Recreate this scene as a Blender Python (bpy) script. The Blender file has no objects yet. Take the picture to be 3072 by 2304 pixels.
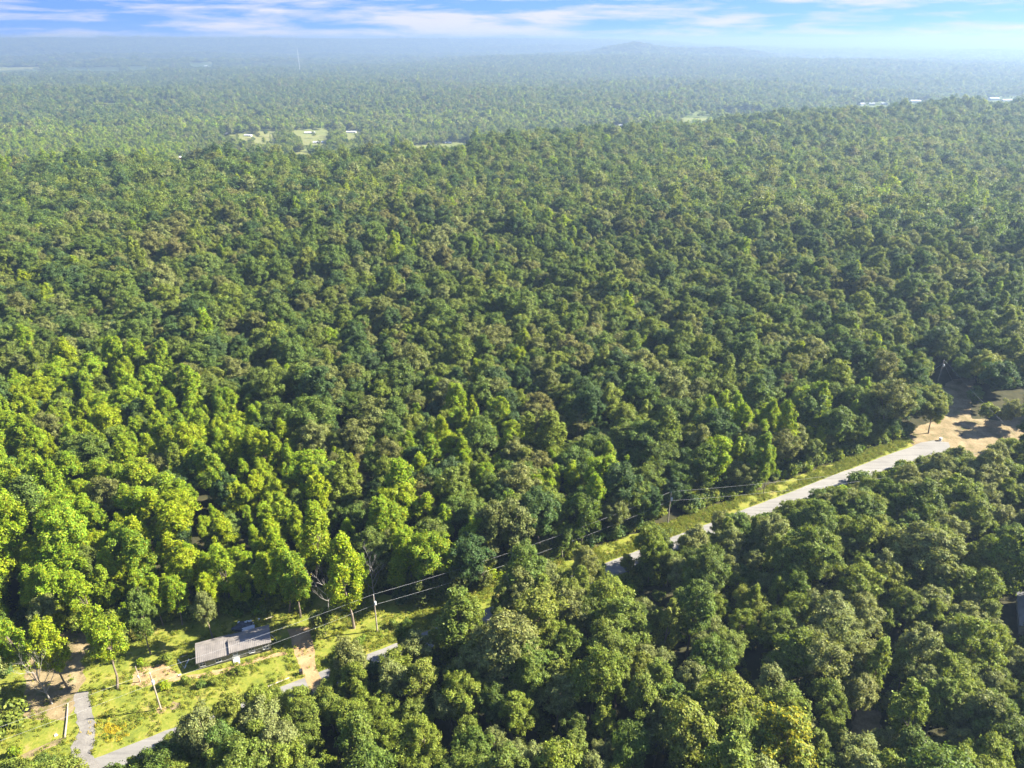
import bpy, bmesh, math, random
import numpy as np
from mathutils import Vector

# ------------------------------------------------------------------ camera, sky, sun, exposure
SC = bpy.context.scene
F, PW, PH = 2132.0, 3072.0, 2304.0          # focal length and frame in photo pixels
CH = 115.0                                  # flying height of the camera
PITCH = math.atan((1152 - 118) / F)
CP, SP = math.cos(PITCH), math.sin(PITCH)
cam = bpy.data.cameras.new('camera'); cam_o = bpy.data.objects.new('camera', cam)
SC.collection.objects.link(cam_o); SC.camera = cam_o
cam.sensor_width = 36; cam.lens = 36 * F / PW
cam.clip_start = 1.0; cam.clip_end = 200000
cam_o.location = (0, 0, CH); cam_o.rotation_euler = (math.pi / 2 - PITCH, 0, 0)

SUN_EL, SUN_AZ = math.radians(36), math.atan2(0.16, 0.974)      # azimuth counter-clockwise from +X
SUN = Vector((math.cos(SUN_EL) * math.cos(SUN_AZ), math.cos(SUN_EL) * math.sin(SUN_AZ), math.sin(SUN_EL)))
sun = bpy.data.lights.new('sun', 'SUN'); sun_o = bpy.data.objects.new('sun', sun)
SC.collection.objects.link(sun_o)
sun.energy = 4.8; sun.angle = math.radians(0.55); sun.color = (1.0, 0.93, 0.78)
sun_o.rotation_euler = SUN.to_track_quat('Z', 'Y').to_euler(); sun_o.location = (0, 0, 300)

world = bpy.data.worlds.new('World'); SC.world = world; world.use_nodes = True
nt = world.node_tree; nt.nodes.clear()
def N(t, kind, **kw):
    n = t.nodes.new(kind)
    for k, v in kw.items(): setattr(n, k, v)
    return n
def math_n(t, op, a, b=None, clamp=False):
    n = N(t, 'ShaderNodeMath', operation=op); n.use_clamp = clamp
    for i, v in enumerate((a, b)):
        if v is None: continue
        if isinstance(v, (int, float)): n.inputs[i].default_value = v
        else: t.links.new(v, n.inputs[i])
    return n.outputs[0]
def mix_n(t, fac, a, b, mode='MIX'):
    m = N(t, 'ShaderNodeMix', data_type='RGBA', blend_type=mode)
    for i, v in ((0, fac), (6, a), (7, b)):
        if isinstance(v, (int, float)): m.inputs[i].default_value = v
        elif isinstance(v, tuple): m.inputs[i].default_value = (*v, 1)
        else: t.links.new(v, m.inputs[i])
    return m.outputs[2]
def build_world(t):
    L = t.links.new
    tc = N(t, 'ShaderNodeTexCoord'); sep = N(t, 'ShaderNodeSeparateXYZ'); L(tc.outputs['Generated'], sep.inputs[0])
    z = math_n(t, 'MAXIMUM', sep.outputs[2], 0.0)
    # clear, deep blue air: the blue of the upper sky starts low above the horizon
    zz = math_n(t, 'ADD', math_n(t, 'MULTIPLY', z, 9.0), 0.70)
    cmb = N(t, 'ShaderNodeCombineXYZ'); L(sep.outputs[0], cmb.inputs[0]); L(sep.outputs[1], cmb.inputs[1]); L(zz, cmb.inputs[2])
    nrm = N(t, 'ShaderNodeVectorMath', operation='NORMALIZE'); L(cmb.outputs[0], nrm.inputs[0])
    sky = N(t, 'ShaderNodeTexSky', sky_type='NISHITA'); sky.sun_disc = False
    sky.sun_elevation = SUN_EL; sky.sun_rotation = math.pi / 2 - SUN_AZ
    sky.air_density = 1.0; sky.dust_density = 0.3; sky.ozone_density = 4.0
    L(nrm.outputs[0], sky.inputs[0])
    # streaky cloud layers lying flat above the horizon
    def noise(scale, detail, rough, dist, off, st):
        mp = N(t, 'ShaderNodeMapping'); mp.inputs['Location'].default_value = off
        mp.inputs['Scale'].default_value = (1, 1, st); L(tc.outputs['Generated'], mp.inputs[0])
        n = N(t, 'ShaderNodeTexNoise'); L(mp.outputs[0], n.inputs['Vector'])
        n.inputs['Scale'].default_value = scale; n.inputs['Detail'].default_value = detail
        n.inputs['Roughness'].default_value = rough; n.inputs['Distortion'].default_value = dist
        return n.outputs[0]
    a = noise(8.0, 9, 0.62, 0.25, (3.1, 8.7, 0.4), 10.0); b = noise(3.0, 3, 0.5, 0.2, (1.3, 2.2, 4), 9.0)
    m = math_n(t, 'ADD', math_n(t, 'MULTIPLY', a, 0.75), math_n(t, 'MULTIPLY', b, 0.40))
    low = math_n(t, 'MULTIPLY', math_n(t, 'SUBTRACT', 1.0, math_n(t, 'DIVIDE', z, 0.06), True), 0.065)
    m = math_n(t, 'ADD', m, low)
    cr = N(t, 'ShaderNodeValToRGB'); L(m, cr.inputs[0])
    cr.color_ramp.elements[0].position = 0.565; cr.color_ramp.elements[0].color = (0, 0, 0, 1)
    cr.color_ramp.elements[1].position = 0.72; cr.color_ramp.elements[1].color = (0.95, 0.95, 0.95, 1)
    mix = N(t, 'ShaderNodeMix', data_type='RGBA'); L(cr.outputs[0], mix.inputs[0]); L(mix_n(t, 1.0, sky.outputs[0], (0.50, 0.575, 0.70), 'MULTIPLY'), mix.inputs[6])
    mix.inputs[7].default_value = (1.35, 1.35, 1.47, 1)
    bg = N(t, 'ShaderNodeBackground'); L(mix.outputs[2], bg.inputs[0]); bg.inputs[1].default_value = 0.12
    out = N(t, 'ShaderNodeOutputWorld'); L(bg.outputs[0], out.inputs[0])
build_world(nt)

vs = SC.view_settings
vs.view_transform = 'Standard'; vs.look = 'None'; vs.exposure = 2.5; vs.gamma = 1.0; vs.use_curve_mapping = False
SC.render.engine = 'CYCLES'
cy = SC.cycles
cy.max_bounces = 6; cy.diffuse_bounces = 4; cy.glossy_bounces = 2; cy.transmission_bounces = 4; cy.volume_bounces = 0
cy.transparent_max_bounces = 4; cy.caustics_reflective = False; cy.caustics_refractive = False
cy.use_denoising = True; cy.sample_clamp_indirect = 4.0
cy.use_adaptive_sampling = True; cy.adaptive_threshold = 0.015

# ------------------------------------------------------------------ helpers
random.seed(7); rng = np.random.default_rng(7)
COL = SC.collection
def ground_at(u, v, z=0.0):
    a = (u - 1536) / F; b = -(v - 1152) / F
    d = (a, CP + b * SP, -SP + b * CP); t = (z - CH) / d[2]
    return d[0] * t, d[1] * t
def pix(x, y, z):
    zr = z - CH; zc = y * CP - zr * SP; up = y * SP + zr * CP
    zc = np.where(np.abs(zc) < 1e-3, 1e-3, zc)
    return 1536 + F * x / zc, 1152 - F * up / zc, F / zc
def tag(o, label=None, cat=None, group=None, kind=None):
    if label: o['label'] = label
    if cat: o['category'] = cat
    if group: o['group'] = group
    if kind: o['kind'] = kind
    return o
def link(o, parent=None):
    COL.objects.link(o); o.parent = parent
    return o
def empty(name, loc, rz=0, s=1.0):
    o = bpy.data.objects.new(name, None); o.empty_display_size = 0.3
    o.location = loc; o.rotation_euler = (0, 0, rz)
    o.scale = (s, s, s) if isinstance(s, (int, float)) else s
    return link(o)
def mesh_np(name, V, Q, mat=None, smooth=False):
    """mesh from numpy vertices and equal-sided faces"""
    me = bpy.data.meshes.new(name); V = np.asarray(V, np.float32); Q = np.asarray(Q, np.int32)
    k = Q.shape[1]; n = len(Q)
    me.vertices.add(len(V)); me.vertices.foreach_set('co', V.ravel())
    me.loops.add(n * k); me.loops.foreach_set('vertex_index', Q.ravel())
    me.polygons.add(n); me.polygons.foreach_set('loop_start', np.arange(0, n * k, k, dtype=np.int32))
    if smooth: me.polygons.foreach_set('use_smooth', np.ones(n, bool))
    me.update(calc_edges=True)
    if mat: me.materials.append(mat)
    return me
class MB:
    """collects boxes, prisms and tubes, builds one mesh object"""
    def __init__(s): s.v = []; s.f = []
    def add(s, vs, fs):
        b = len(s.v); s.v += [tuple(p) for p in vs]; s.f += [tuple(i + b for i in f) for f in fs]; return s
    def box(s, x0, x1, y0, y1, z0, z1):
        return s.add([(x0, y0, z0), (x1, y0, z0), (x1, y1, z0), (x0, y1, z0), (x0, y0, z1), (x1, y0, z1), (x1, y1, z1), (x0, y1, z1)],
                     [(3, 2, 1, 0), (4, 5, 6, 7), (0, 1, 5, 4), (1, 2, 6, 5), (2, 3, 7, 6), (3, 0, 4, 7)])
    def slab(s, quad, th):
        """thick plate from four corner points, thickened downward along its normal"""
        q = [Vector(p) for p in quad]; n = (q[1] - q[0]).cross(q[3] - q[0]).normalized() * th
        lo = [p - n for p in q]
        return s.add(q + lo, [(0, 1, 2, 3), (7, 6, 5, 4), (0, 4, 5, 1), (1, 5, 6, 2), (2, 6, 7, 3), (3, 7, 4, 0)])
    def tube(s, pts, rad, sides=6, cap=True):
        pts = [Vector(p) for p in pts]; rings = []
        if not hasattr(rad, '__len__'): rad = [rad] * len(pts)
        up = Vector((0.31, 0.17, 0.93))
        for i, p in enumerate(pts):
            d = (pts[min(i + 1, len(pts) - 1)] - pts[max(i - 1, 0)]).normalized()
            a = d.cross(up)
            if a.length < 0.05: a = d.cross(Vector((1, 0, 0)))
            a.normalize(); b = d.cross(a)
            rings.append([p + (a * math.cos(2 * math.pi * k / sides) + b * math.sin(2 * math.pi * k / sides)) * rad[i] for k in range(sides)])
        vs = [q for r in rings for q in r]; fs = []
        for i in range(len(pts) - 1):
            for k in range(sides):
                k2 = (k + 1) % sides
                fs.append((i * sides + k, i * sides + k2, (i + 1) * sides + k2, (i + 1) * sides + k))
        if cap:
            fs.append(tuple(range(sides))[::-1]); fs.append(tuple((len(pts) - 1) * sides + k for k in range(sides)))
        return s.add(vs, fs)
    def mesh(s, name, mat):
        me = bpy.data.meshes.new(name); me.from_pydata(s.v, [], s.f); me.materials.append(mat); me.update(); return me
    def build(s, name, mat, parent=None):
        return link(bpy.data.objects.new(name, s.mesh(name, mat)), parent)

# ------------------------------------------------------------------ materials
def new_mat(name):
    m = bpy.data.materials.new(name); m.use_nodes = True; t = m.node_tree
    return m, t, t.nodes['Principled BSDF']
def noise_n(t, scale, detail=4, rough=0.55, vec=None, dist=0.0):
    n = N(t, 'ShaderNodeTexNoise'); n.inputs['Scale'].default_value = scale; n.inputs['Detail'].default_value = detail
    n.inputs['Roughness'].default_value = rough; n.inputs['Distortion'].default_value = dist
    if vec is not None: t.links.new(vec, n.inputs['Vector'])
    return n.outputs[0]
def ramp_n(t, fac, stops):
    r = N(t, 'ShaderNodeValToRGB'); t.links.new(fac, r.inputs[0]); e = r.color_ramp.elements
    while len(e) < len(stops): e.new(0.5)
    for i, (p, c) in enumerate(stops): e[i].position = p; e[i].color = (*c, 1)
    return r.outputs[0]
def pos_n(t):
    return N(t, 'ShaderNodeNewGeometry').outputs['Position']
def plain(name, col, rough=0.7, var=0.25, scale=3.0, metal=0.0, bump=0.0):
    m, t, b = new_mat(name)
    tc = N(t, 'ShaderNodeTexCoord').outputs['Object']
    n = noise_n(t, scale, 5, 0.6, tc)
    c = ramp_n(t, n, [(0.3, tuple(x * (1 - var) for x in col)), (0.7, tuple(min(1, x * (1 + var)) for x in col))])
    t.links.new(c, b.inputs['Base Color']); b.inputs['Roughness'].default_value = rough; b.inputs['Metallic'].default_value = metal
    if bump:
        bm = N(t, 'ShaderNodeBump'); bm.inputs['Strength'].default_value = bump; t.links.new(n, bm.inputs['Height']); t.links.new(bm.outputs[0], b.inputs['Normal'])
    return m
def leaf_mat(name, cols, trans=0.44, warm=None, rough=0.55):
    """foliage: tone varies from tree to tree and from leaf to leaf, light passes through"""
    m, t, b = new_mat(name); L = t.links.new
    oi = N(t, 'ShaderNodeObjectInfo'); geo = N(t, 'ShaderNodeNewGeometry')
    c = ramp_n(t, oi.outputs['Random'], [(i / max(1, len(cols) - 1), k) for i, k in enumerate(cols)])
    v = math_n(t, 'ADD', math_n(t, 'MULTIPLY', geo.outputs['Random Per Island'], 1.0), 0.5)
    hv = N(t, 'ShaderNodeHueSaturation'); L(c, hv.inputs['Color']); L(v, hv.inputs['Value'])
    blot = noise_n(t, 0.32, 2, 0.5, N(t, 'ShaderNodeTexCoord').outputs['Object'])
    v = math_n(t, 'MULTIPLY', v, math_n(t, 'ADD', math_n(t, 'MULTIPLY', blot, 0.8), 0.6)); L(v, hv.inputs['Value'])
    r2 = math_n(t, 'FRACT', math_n(t, 'MULTIPLY', geo.outputs['Random Per Island'], 17.3))
    L(math_n(t, 'ADD', math_n(t, 'MULTIPLY', math_n(t, 'ADD', math_n(t, 'MULTIPLY', r2, 0.5), math_n(t, 'MULTIPLY', blot, 0.5)), 0.07), 0.465), hv.inputs['Hue'])
    col = hv.outputs[0]
    if warm:
        r3 = math_n(t, 'FRACT', math_n(t, 'MULTIPLY', geo.outputs['Random Per Island'], 53.7))
        col = mix_n(t, math_n(t, 'GREATER_THAN', r3, 1 - warm[1]), col, warm[0])
    L(col, b.inputs['Base Color']); b.inputs['Roughness'].default_value = rough
    b.inputs['Specular IOR Level'].default_value = 0.18
    tr = N(t, 'ShaderNodeBsdfTranslucent')
    tcol = mix_n(t, 1.0, col, (1.15, 1.1, 0.55), 'MULTIPLY'); L(tcol, tr.inputs['Color'])
    ms = N(t, 'ShaderNodeMixShader'); ms.inputs[0].default_value = trans
    L(b.outputs[0], ms.inputs[1]); L(tr.outputs[0], ms.inputs[2]); L(ms.outputs[0], t.nodes['Material Output'].inputs[0])
    return m

M = {}
M['oak'] = leaf_mat('leaf_oak', [(0.092, 0.140, 0.022), (0.120, 0.172, 0.026), (0.102, 0.157, 0.030), (0.148, 0.185, 0.030), (0.084, 0.126, 0.024)])
M['dark'] = leaf_mat('leaf_dark', [(0.055, 0.100, 0.026), (0.072, 0.120, 0.028), (0.062, 0.102, 0.034)])
M['olive'] = leaf_mat('leaf_olive', [(0.152, 0.168, 0.044), (0.168, 0.178, 0.048), (0.138, 0.162, 0.040), (0.180, 0.168, 0.050)])
M['lime'] = leaf_mat('leaf_lime', [(0.218, 0.308, 0.013), (0.186, 0.280, 0.017), (0.258, 0.318, 0.011), (0.152, 0.240, 0.022)], trans=0.48, warm=((0.34, 0.32, 0.016), 0.09))
M['mid'] = leaf_mat('leaf_mid', [(0.156, 0.200, 0.024), (0.182, 0.222, 0.028), (0.134, 0.180, 0.028), (0.192, 0.216, 0.034)])
M['sage'] = leaf_mat('leaf_sage', [(0.192, 0.214, 0.070), (0.176, 0.204, 0.058), (0.204, 0.218, 0.064)])
M['yellow'] = leaf_mat('leaf_yellow', [(0.156, 0.200, 0.024), (0.17, 0.21, 0.028)], warm=((0.34, 0.31, 0.02), 0.38))
M['cedar'] = leaf_mat('leaf_cedar', [(0.095, 0.115, 0.016), (0.080, 0.100, 0.018)], trans=0.15)
M['weed'] = leaf_mat('leaf_weed', [(0.20, 0.225, 0.016), (0.16, 0.215, 0.020), (0.24, 0.235, 0.020), (0.11, 0.175, 0.020), (0.27, 0.24, 0.045)], trans=0.35)
M['flower'] = leaf_mat('leaf_flower', [(0.46, 0.33, 0.012), (0.42, 0.34, 0.015)], trans=0.3)
M['bark'] = plain('bark', (0.16, 0.125, 0.095), 0.9, 0.35, 4)
M['deadwood'] = plain('deadwood', (0.24, 0.22, 0.20), 0.9, 0.25, 4)

def ground_mat(name, stops, s1=0.05, s2=1.2, bump=0.3, rough=0.95, mixv=0.6):
    m, t, b = new_mat(name); p = pos_n(t)
    n1 = noise_n(t, s1, 5, 0.6, p); n2 = noise_n(t, s2, 6, 0.7, p)
    f = math_n(t, 'ADD', math_n(t, 'MULTIPLY', n1, mixv), math_n(t, 'MULTIPLY', n2, 1 - mixv))
    t.links.new(ramp_n(t, f, stops), b.inputs['Base Color']); b.inputs['Roughness'].default_value = rough
    b.inputs['Specular IOR Level'].default_value = 0.2
    bm = N(t, 'ShaderNodeBump'); bm.inputs['Strength'].default_value = bump; bm.inputs['Distance'].default_value = 0.2
    t.links.new(n2, bm.inputs['Height']); t.links.new(bm.outputs[0], b.inputs['Normal'])
    return m
M['grass'] = ground_mat('grass', [(0.34, (0.076, 0.097, 0.017)), (0.46, (0.126, 0.147, 0.017)), (0.54, (0.168, 0.172, 0.024)), (0.64, (0.218, 0.181, 0.059))], 0.25, 2.0)
M['sand'] = ground_mat('sand', [(0.32, (0.160, 0.100, 0.048)), (0.5, (0.264, 0.176, 0.088)), (0.68, (0.352, 0.256, 0.140))], 0.35, 3.0)
M['clay'] = ground_mat('clay', [(0.38, (0.080, 0.084, 0.024)), (0.46, (0.143, 0.109, 0.055)), (0.55, (0.210, 0.160, 0.088)), (0.68, (0.277, 0.227, 0.130))], 0.22, 2.0)
def road_mat():
    m, t, b = new_mat('asphalt'); p = pos_n(t)
    mp = N(t, 'ShaderNodeMapping'); mp.inputs['Rotation'].default_value = (0, 0, -0.4958); mp.inputs['Scale'].default_value = (0.04, 1.0, 1); t.links.new(p, mp.inputs[0])
    n1 = noise_n(t, 1.1, 4, 0.6, mp.outputs[0]); n2 = noise_n(t, 0.16, 5, 0.65, p); n3 = noise_n(t, 5.0, 4, 0.7, p)
    f = math_n(t, 'ADD', math_n(t, 'ADD', math_n(t, 'MULTIPLY', n1, 0.5), math_n(t, 'MULTIPLY', n2, 0.3)), math_n(t, 'MULTIPLY', n3, 0.2))
    t.links.new(ramp_n(t, f, [(0.36, (0.095, 0.091, 0.086)), (0.47, (0.145, 0.138, 0.128)), (0.55, (0.17, 0.162, 0.150)), (0.66, (0.21, 0.20, 0.184))]), b.inputs['Base Color']); b.inputs['Roughness'].default_value = 0.9
    return m
M['asphalt'] = road_mat()
M['gravel'] = ground_mat('gravel', [(0.30, (0.112, 0.105, 0.094)), (0.5, (0.158, 0.146, 0.134)), (0.7, (0.210, 0.199, 0.176))], 0.5, 4.0, 0.3)
M['field'] = ground_mat('field', [(0.3, (0.088, 0.112, 0.028)), (0.5, (0.136, 0.148, 0.040)), (0.7, (0.192, 0.168, 0.072))], 0.008, 0.12)
def terrain_mat():
    # near: leaf litter; far away: the mottled top of closed woodland
    m, t, b = new_mat('woodland_floor'); p = pos_n(t)
    n1 = noise_n(t, 0.35, 6, 0.7, p)
    near = ramp_n(t, n1, [(0.3, (0.022, 0.026, 0.012)), (0.6, (0.050, 0.046, 0.022))])
    n2 = noise_n(t, 0.012, 8, 0.75, p); n3 = noise_n(t, 0.0012, 4, 0.6, p)
    far = ramp_n(t, math_n(t, 'ADD', math_n(t, 'MULTIPLY', n2, 0.6), math_n(t, 'MULTIPLY', n3, 0.4)),
                 [(0.36, (0.025, 0.045, 0.016)), (0.52, (0.050, 0.075, 0.022)), (0.64, (0.085, 0.11, 0.035)), (0.72, (0.24, 0.23, 0.11))])
    ln = N(t, 'ShaderNodeVectorMath', operation='LENGTH'); t.links.new(p, ln.inputs[0])
    near = mix_n(t, math_n(t, 'DIVIDE', math_n(t, 'SUBTRACT', ln.outputs['Value'], 650.0), 300.0, True), near, ramp_n(t, noise_n(t, 0.02, 5, 0.6, p), [(0.35, (0.06, 0.085, 0.022)), (0.65, (0.12, 0.14, 0.04))]))
    f = math_n(t, 'DIVIDE', math_n(t, 'SUBTRACT', ln.outputs['Value'], 3500.0), 2000.0, True)
    t.links.new(mix_n(t, f, near, far), b.inputs['Base Color']); b.inputs['Roughness'].default_value = 1.0
    b.inputs['Specular IOR Level'].default_value = 0.1
    return m
M['terrain'] = terrain_mat()

# ------------------------------------------------------------------ terrain
def sstep(a, b, x):
    t = np.clip((x - a) / (b - a), 0, 1); return t * t * (3 - 2 * t)
crest_px = [(-900, 560), (0, 507), (500, 488), (1000, 470), (1400, 428), (1800, 385), (2200, 350), (2600, 325), (3072, 308), (4000, 300)]
_c = np.array([ground_at(u, v, 15.0) for u, v in crest_px]); CRA = np.arctan2(_c[:, 0], _c[:, 1]); CRR = np.hypot(_c[:, 0], _c[:, 1])
def height(x, y):
    x = np.asarray(x, float); y = np.asarray(y, float)
    r = np.hypot(x, y); az = np.arctan2(x, y); R = np.interp(az, CRA, CRR)
    und = (np.sin(x / 97 + 1.3) * np.cos(y / 131 + 0.4) * 3.0 + np.sin(x / 53 - y / 71) * 1.6 + np.sin(x / 210 + y / 260) * 4.0 - 1.5)
    z = und * sstep(270, 480, r)
    z = z + 6.0 * sstep(0.55, 0.98, r / R) - 54.0 * sstep(R * 0.99, R + 150, r)
    und2 = np.sin(x / 420 + 0.7) * np.cos(y / 520 + 2.0) * 7 + np.sin(x / 260 - y / 330 + 1.0) * 5
    z = z + und2 * sstep(1500, 2300, r)
    z = z + (42 + 8 * np.sin(az * 9)) * sstep(3300, 5200, r) * sstep(-0.22, 0.02, az)
    z = z + 14 * np.exp(-((r - 2700 - 250 * np.sin(az * 5)) / 420) ** 2) * sstep(0.15, -0.2, az)
    z = z - 30 * sstep(5400, 5900, r) * sstep(-0.22, 0.02, az)
    # blue hill right of the middle with its long flat shoulder
    a2 = az - 0.157
    bump = 34 * np.exp(-(a2 / 0.036) ** 2) + 46 * sstep(-0.085, -0.01, a2) * sstep(0.19, 0.13, a2)
    z = z + bump * np.exp(-((r - 6300) / 520) ** 2)
    # plateau along the horizon on the left, sinking to the right
    z = z + (122 * sstep(0.36, -0.10, az) + 38) * sstep(8200, 11000, r)
    for rc, wd, hh, ph in ((6100, 260, 30, 0.3), (7300, 330, 42, 1.9), (8900, 420, 66, 3.7), (11000, 700, 80, 5.1)):     # low wooded ridges one behind the other
        m_ = 0.55 + 0.45 * np.sin(az * 7 + ph) * np.cos(az * 3 - ph); z = z + hh * m_ * np.exp(-((r - rc - 260 * np.sin(az * 4 + ph)) / wd) ** 2) * sstep(0.5, 0.15, az)
    z = np.minimum(z, 128 + 3 * np.sin(az * 23) + 2 * np.sin(az * 57))
    z = z + sstep(6500, 9000, r) * (np.sin(x / 800) * np.cos(y / 900) * 5)
    return z
def build_terrain():
    az = np.concatenate([np.linspace(-0.95, 0.95, 420), np.linspace(0.95, 2 * math.pi - 0.95, 60)[1:-1]])
    rr = np.concatenate([[0.5], np.geomspace(15, 20000, 330)])
    A, R = np.meshgrid(az, rr); X = R * np.sin(A); Y = R * np.cos(A); Z = height(X, Y)
    far = sstep(5000, 7000, R)
    Z = Z + far * (rng.random(Z.shape) - 0.5) * 13 * (R < 26000) * np.clip((136 - Z) / 20, 0, 1)
    V = np.stack([X, Y, Z], -1).reshape(-1, 3); na = len(az); q = []
    i = np.arange(len(rr) - 1)[:, None]; j = np.arange(na)[None, :]; j2 = (j + 1) % na
    Q = np.stack(np.broadcast_arrays(i * na + j, i * na + j2, (i + 1) * na + j2, (i + 1) * na + j), -1).reshape(-1, 4)[:, ::-1]
    o = link(bpy.data.objects.new('ground', mesh_np('ground', V, Q, M['terrain'], True)))
    tag(o, kind='structure')
build_terrain()

# road frame: t runs along the far edge of the road, n away from it
RA = np.array([-72.9, 85.3]); RD = np.array([0.8796, 0.4757]); RN = np.array([-0.4757, 0.8796])
def tn(t, n): p = RA + RD * t + RN * n; return float(p[0]), float(p[1])
def to_tn(x, y): d0 = np.asarray(x) - RA[0]; d1 = np.asarray(y) - RA[1]; return d0 * RD[0] + d1 * RD[1], d0 * RN[0] + d1 * RN[1]

def sheet(name, poly, mat, z, jag=0.0, step=1.2, kind='structure'):
    """flat ground patch with an uneven edge, sitting z above the ground"""
    pts = []; n = len(poly); rr = random.Random(hash(name) % 997)
    for i in range(n):
        a = Vector((*poly[i], 0)); b = Vector((*poly[(i + 1) % n], 0)); k = max(1, int((b - a).length / step))
        for j in range(k):
            p = a.lerp(b, j / k)
            pts.append((p.x + rr.uniform(-jag, jag), p.y + rr.uniform(-jag, jag)))
    bm = bmesh.new(); vs_ = [bm.verts.new((x, y, z + float(height(x, y)))) for x, y in pts]
    es = [bm.edges.new((vs_[i], vs_[(i + 1) % len(vs_)])) for i in range(len(vs_))]
    bmesh.ops.triangle_fill(bm, use_beauty=True, use_dissolve=False, edges=es)
    if step > 10:
        for _ in range(3): bmesh.ops.subdivide_edges(bm, edges=bm.edges[:], cuts=1, use_grid_fill=True)
        for v in bm.verts: v.co.z = z + float(height(v.co.x, v.co.y))
    for f in bm.faces:
        if f.normal.z < 0: f.normal_flip()
    me = bpy.data.meshes.new(name); bm.to_mesh(me); bm.free(); me.materials.append(mat)
    return tag(link(bpy.data.objects.new(name, me)), kind=kind)
def px_poly(pts, z=0.0): return [ground_at(u, v, z) for u, v in pts]

sheet('yard_grass', [tn(-60, -0.5), tn(232, -0.5), tn(232, 4.5), tn(150, 5.0), tn(95, 6.5), tn(80, 9), tn(62, 12), tn(44, 26), tn(10, 34), tn(-60, 44)], M['grass'], 0.02, 0.4)
sheet('near_verge_grass', [tn(-60, -5.0), tn(232, -5.0), tn(232, -8.0), tn(-60, -8.0)], M['grass'], 0.016, 0.4)
# the road: a straight lane that widens and bends off to the right at its far end
road_l = [tn(t, 0.1 * math.sin(t * 0.21)) for t in range(-60, 216, 4)] + [ground_at(2735, 1340), ground_at(2762, 1328), ground_at(2800, 1322), ground_at(2846, 1327)]
road_r = [tn(t, -5.2 + 0.12 * math.sin(t * 0.17 + 1)) for t in range(-60, 212, 4)] + [(121, 182.0), ground_at(2795, 1388), ground_at(2836, 1362), ground_at(2850, 1340)]
sheet('road', road_l + road_r[::-1], M['asphalt'], 0.04, 0.10, 2.0)
sheet('gravel_drive', px_poly([(226, 2078), (262, 2074), (272, 2110), (288, 2170), (284, 2215), (275, 2262), (305, 2300), (290, 2330), (225, 2330), (212, 2262), (216, 2230), (236, 2200), (228, 2150), (222, 2110)]), M['gravel'], 0.052, 0.28, 0.7)
sheet('dirt_drive', px_poly([(862, 1888), (928, 1880), (945, 1950), (948, 2005), (960, 2030), (985, 2060), (930, 2075), (912, 2030), (895, 1990), (880, 1950)]), M['sand'], 0.048, 0.15)
sheet('dirt_path', px_poly([(530, 2030), (600, 2022), (700, 1998), (780, 1970), (862, 1953), (862, 1963), (780, 1982), (710, 2008), (620, 2032), (540, 2042)]), M['sand'], 0.044, 0.12, 0.6)
sheet('dirt_patch', px_poly([(398, 2020), (440, 1998), (490, 1994), (545, 2025), (540, 2042), (480, 2046), (430, 2062), (395, 2056)]), M['sand'], 0.040, 0.3, 0.8)
sheet('clay_yard', px_poly([(50, 2140), (70, 2100), (80, 2000), (130, 1910), (250, 1885), (290, 1905), (245, 1980), (256, 2040), (228, 2076), (222, 2130), (190, 2160), (110, 2165)]), M['clay'], 0.036, 0.4)
sheet('pale_track', px_poly([(60, 2268), (120, 2240), (190, 2212), (196, 2222), (130, 2252), (75, 2280)]), M['clay'], 0.056, 0.15)
sheet('pole_dirt', px_poly([(468, 2128), (484, 2116), (500, 2124), (494, 2138), (474, 2140)]), M['sand'], 0.06, 0.15, 0.5)
sheet('pole_dirt', px_poly([(505, 2120), (522, 2106), (545, 2112), (540, 2124), (518, 2130)]), M['clay'], 0.058, 0.2, 0.5)
sheet('dirt_yard', px_poly([(2735, 1332), (2725, 1300), (2765, 1275), (2805, 1262), (2830, 1215), (2828, 1160), (2860, 1138), (2925, 1130), (2915, 1200), (2912, 1255), (3000, 1262), (3200, 1215), (3200, 1345), (3010, 1360), (2900, 1385), (2790, 1395)]), M['clay'], 0.03, 0.4)
sheet('bare_ground', px_poly([(2545, 2215), (2560, 2110), (2640, 2090), (2650, 2210)]), M['clay'], 0.03, 0.5)

# fields and lawns between the far woods
field_px = [
    (-34, [(648, 402), (760, 384), (985, 378), (1085, 386), (1075, 424), (985, 440), (905, 438), (745, 430), (700, 415)]),
    (-34, [(868, 454), (915, 450), (928, 466), (880, 468)]),
    (-34, [(1225, 428), (1300, 420), (1405, 416), (1408, 440), (1300, 448), (1230, 446)]),
    (-34, [(530, 468), (570, 460), (588, 478), (540, 486)]),
    (-34, [(1836, 370), (1880, 366), (1884, 386), (1848, 392)]),
    (-34, [(2016, 358), (2140, 354), (2150, 364), (2030, 367)]),
    (-30, [(-60, 199), (118, 200), (125, 213), (-60, 214)]), (-30, [(192, 200), (258, 200), (262, 211), (198, 211)]),
    (-30, [(264, 200), (354, 199), (360, 212), (270, 213)]), (-30, [(388, 198), (438, 197), (440, 208), (392, 209)]),
    (-30, [(570, 186), (632, 184), (640, 198), (574, 200)]), (-32, [(2560, 302), (2690, 300), (2700, 318), (2560, 320)]),
    (-32, [(2720, 300), (2770, 300), (2775, 312), (2725, 314)]), (-32, [(2950, 290), (3060, 296), (3060, 306), (2950, 308)]),
]
for zf, poly in field_px:
    g = [ground_at(u, v, zf) for u, v in poly]
    # lay the field on the ground where it really is
    for _ in range(3):
        g = [ground_at(u, v, float(height(*p))) for (u, v), p in zip(poly, g)]
    if poly[0][0] < 2500: sheet('field', g, M['field'], 1.0, 1.5, 25)

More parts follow.
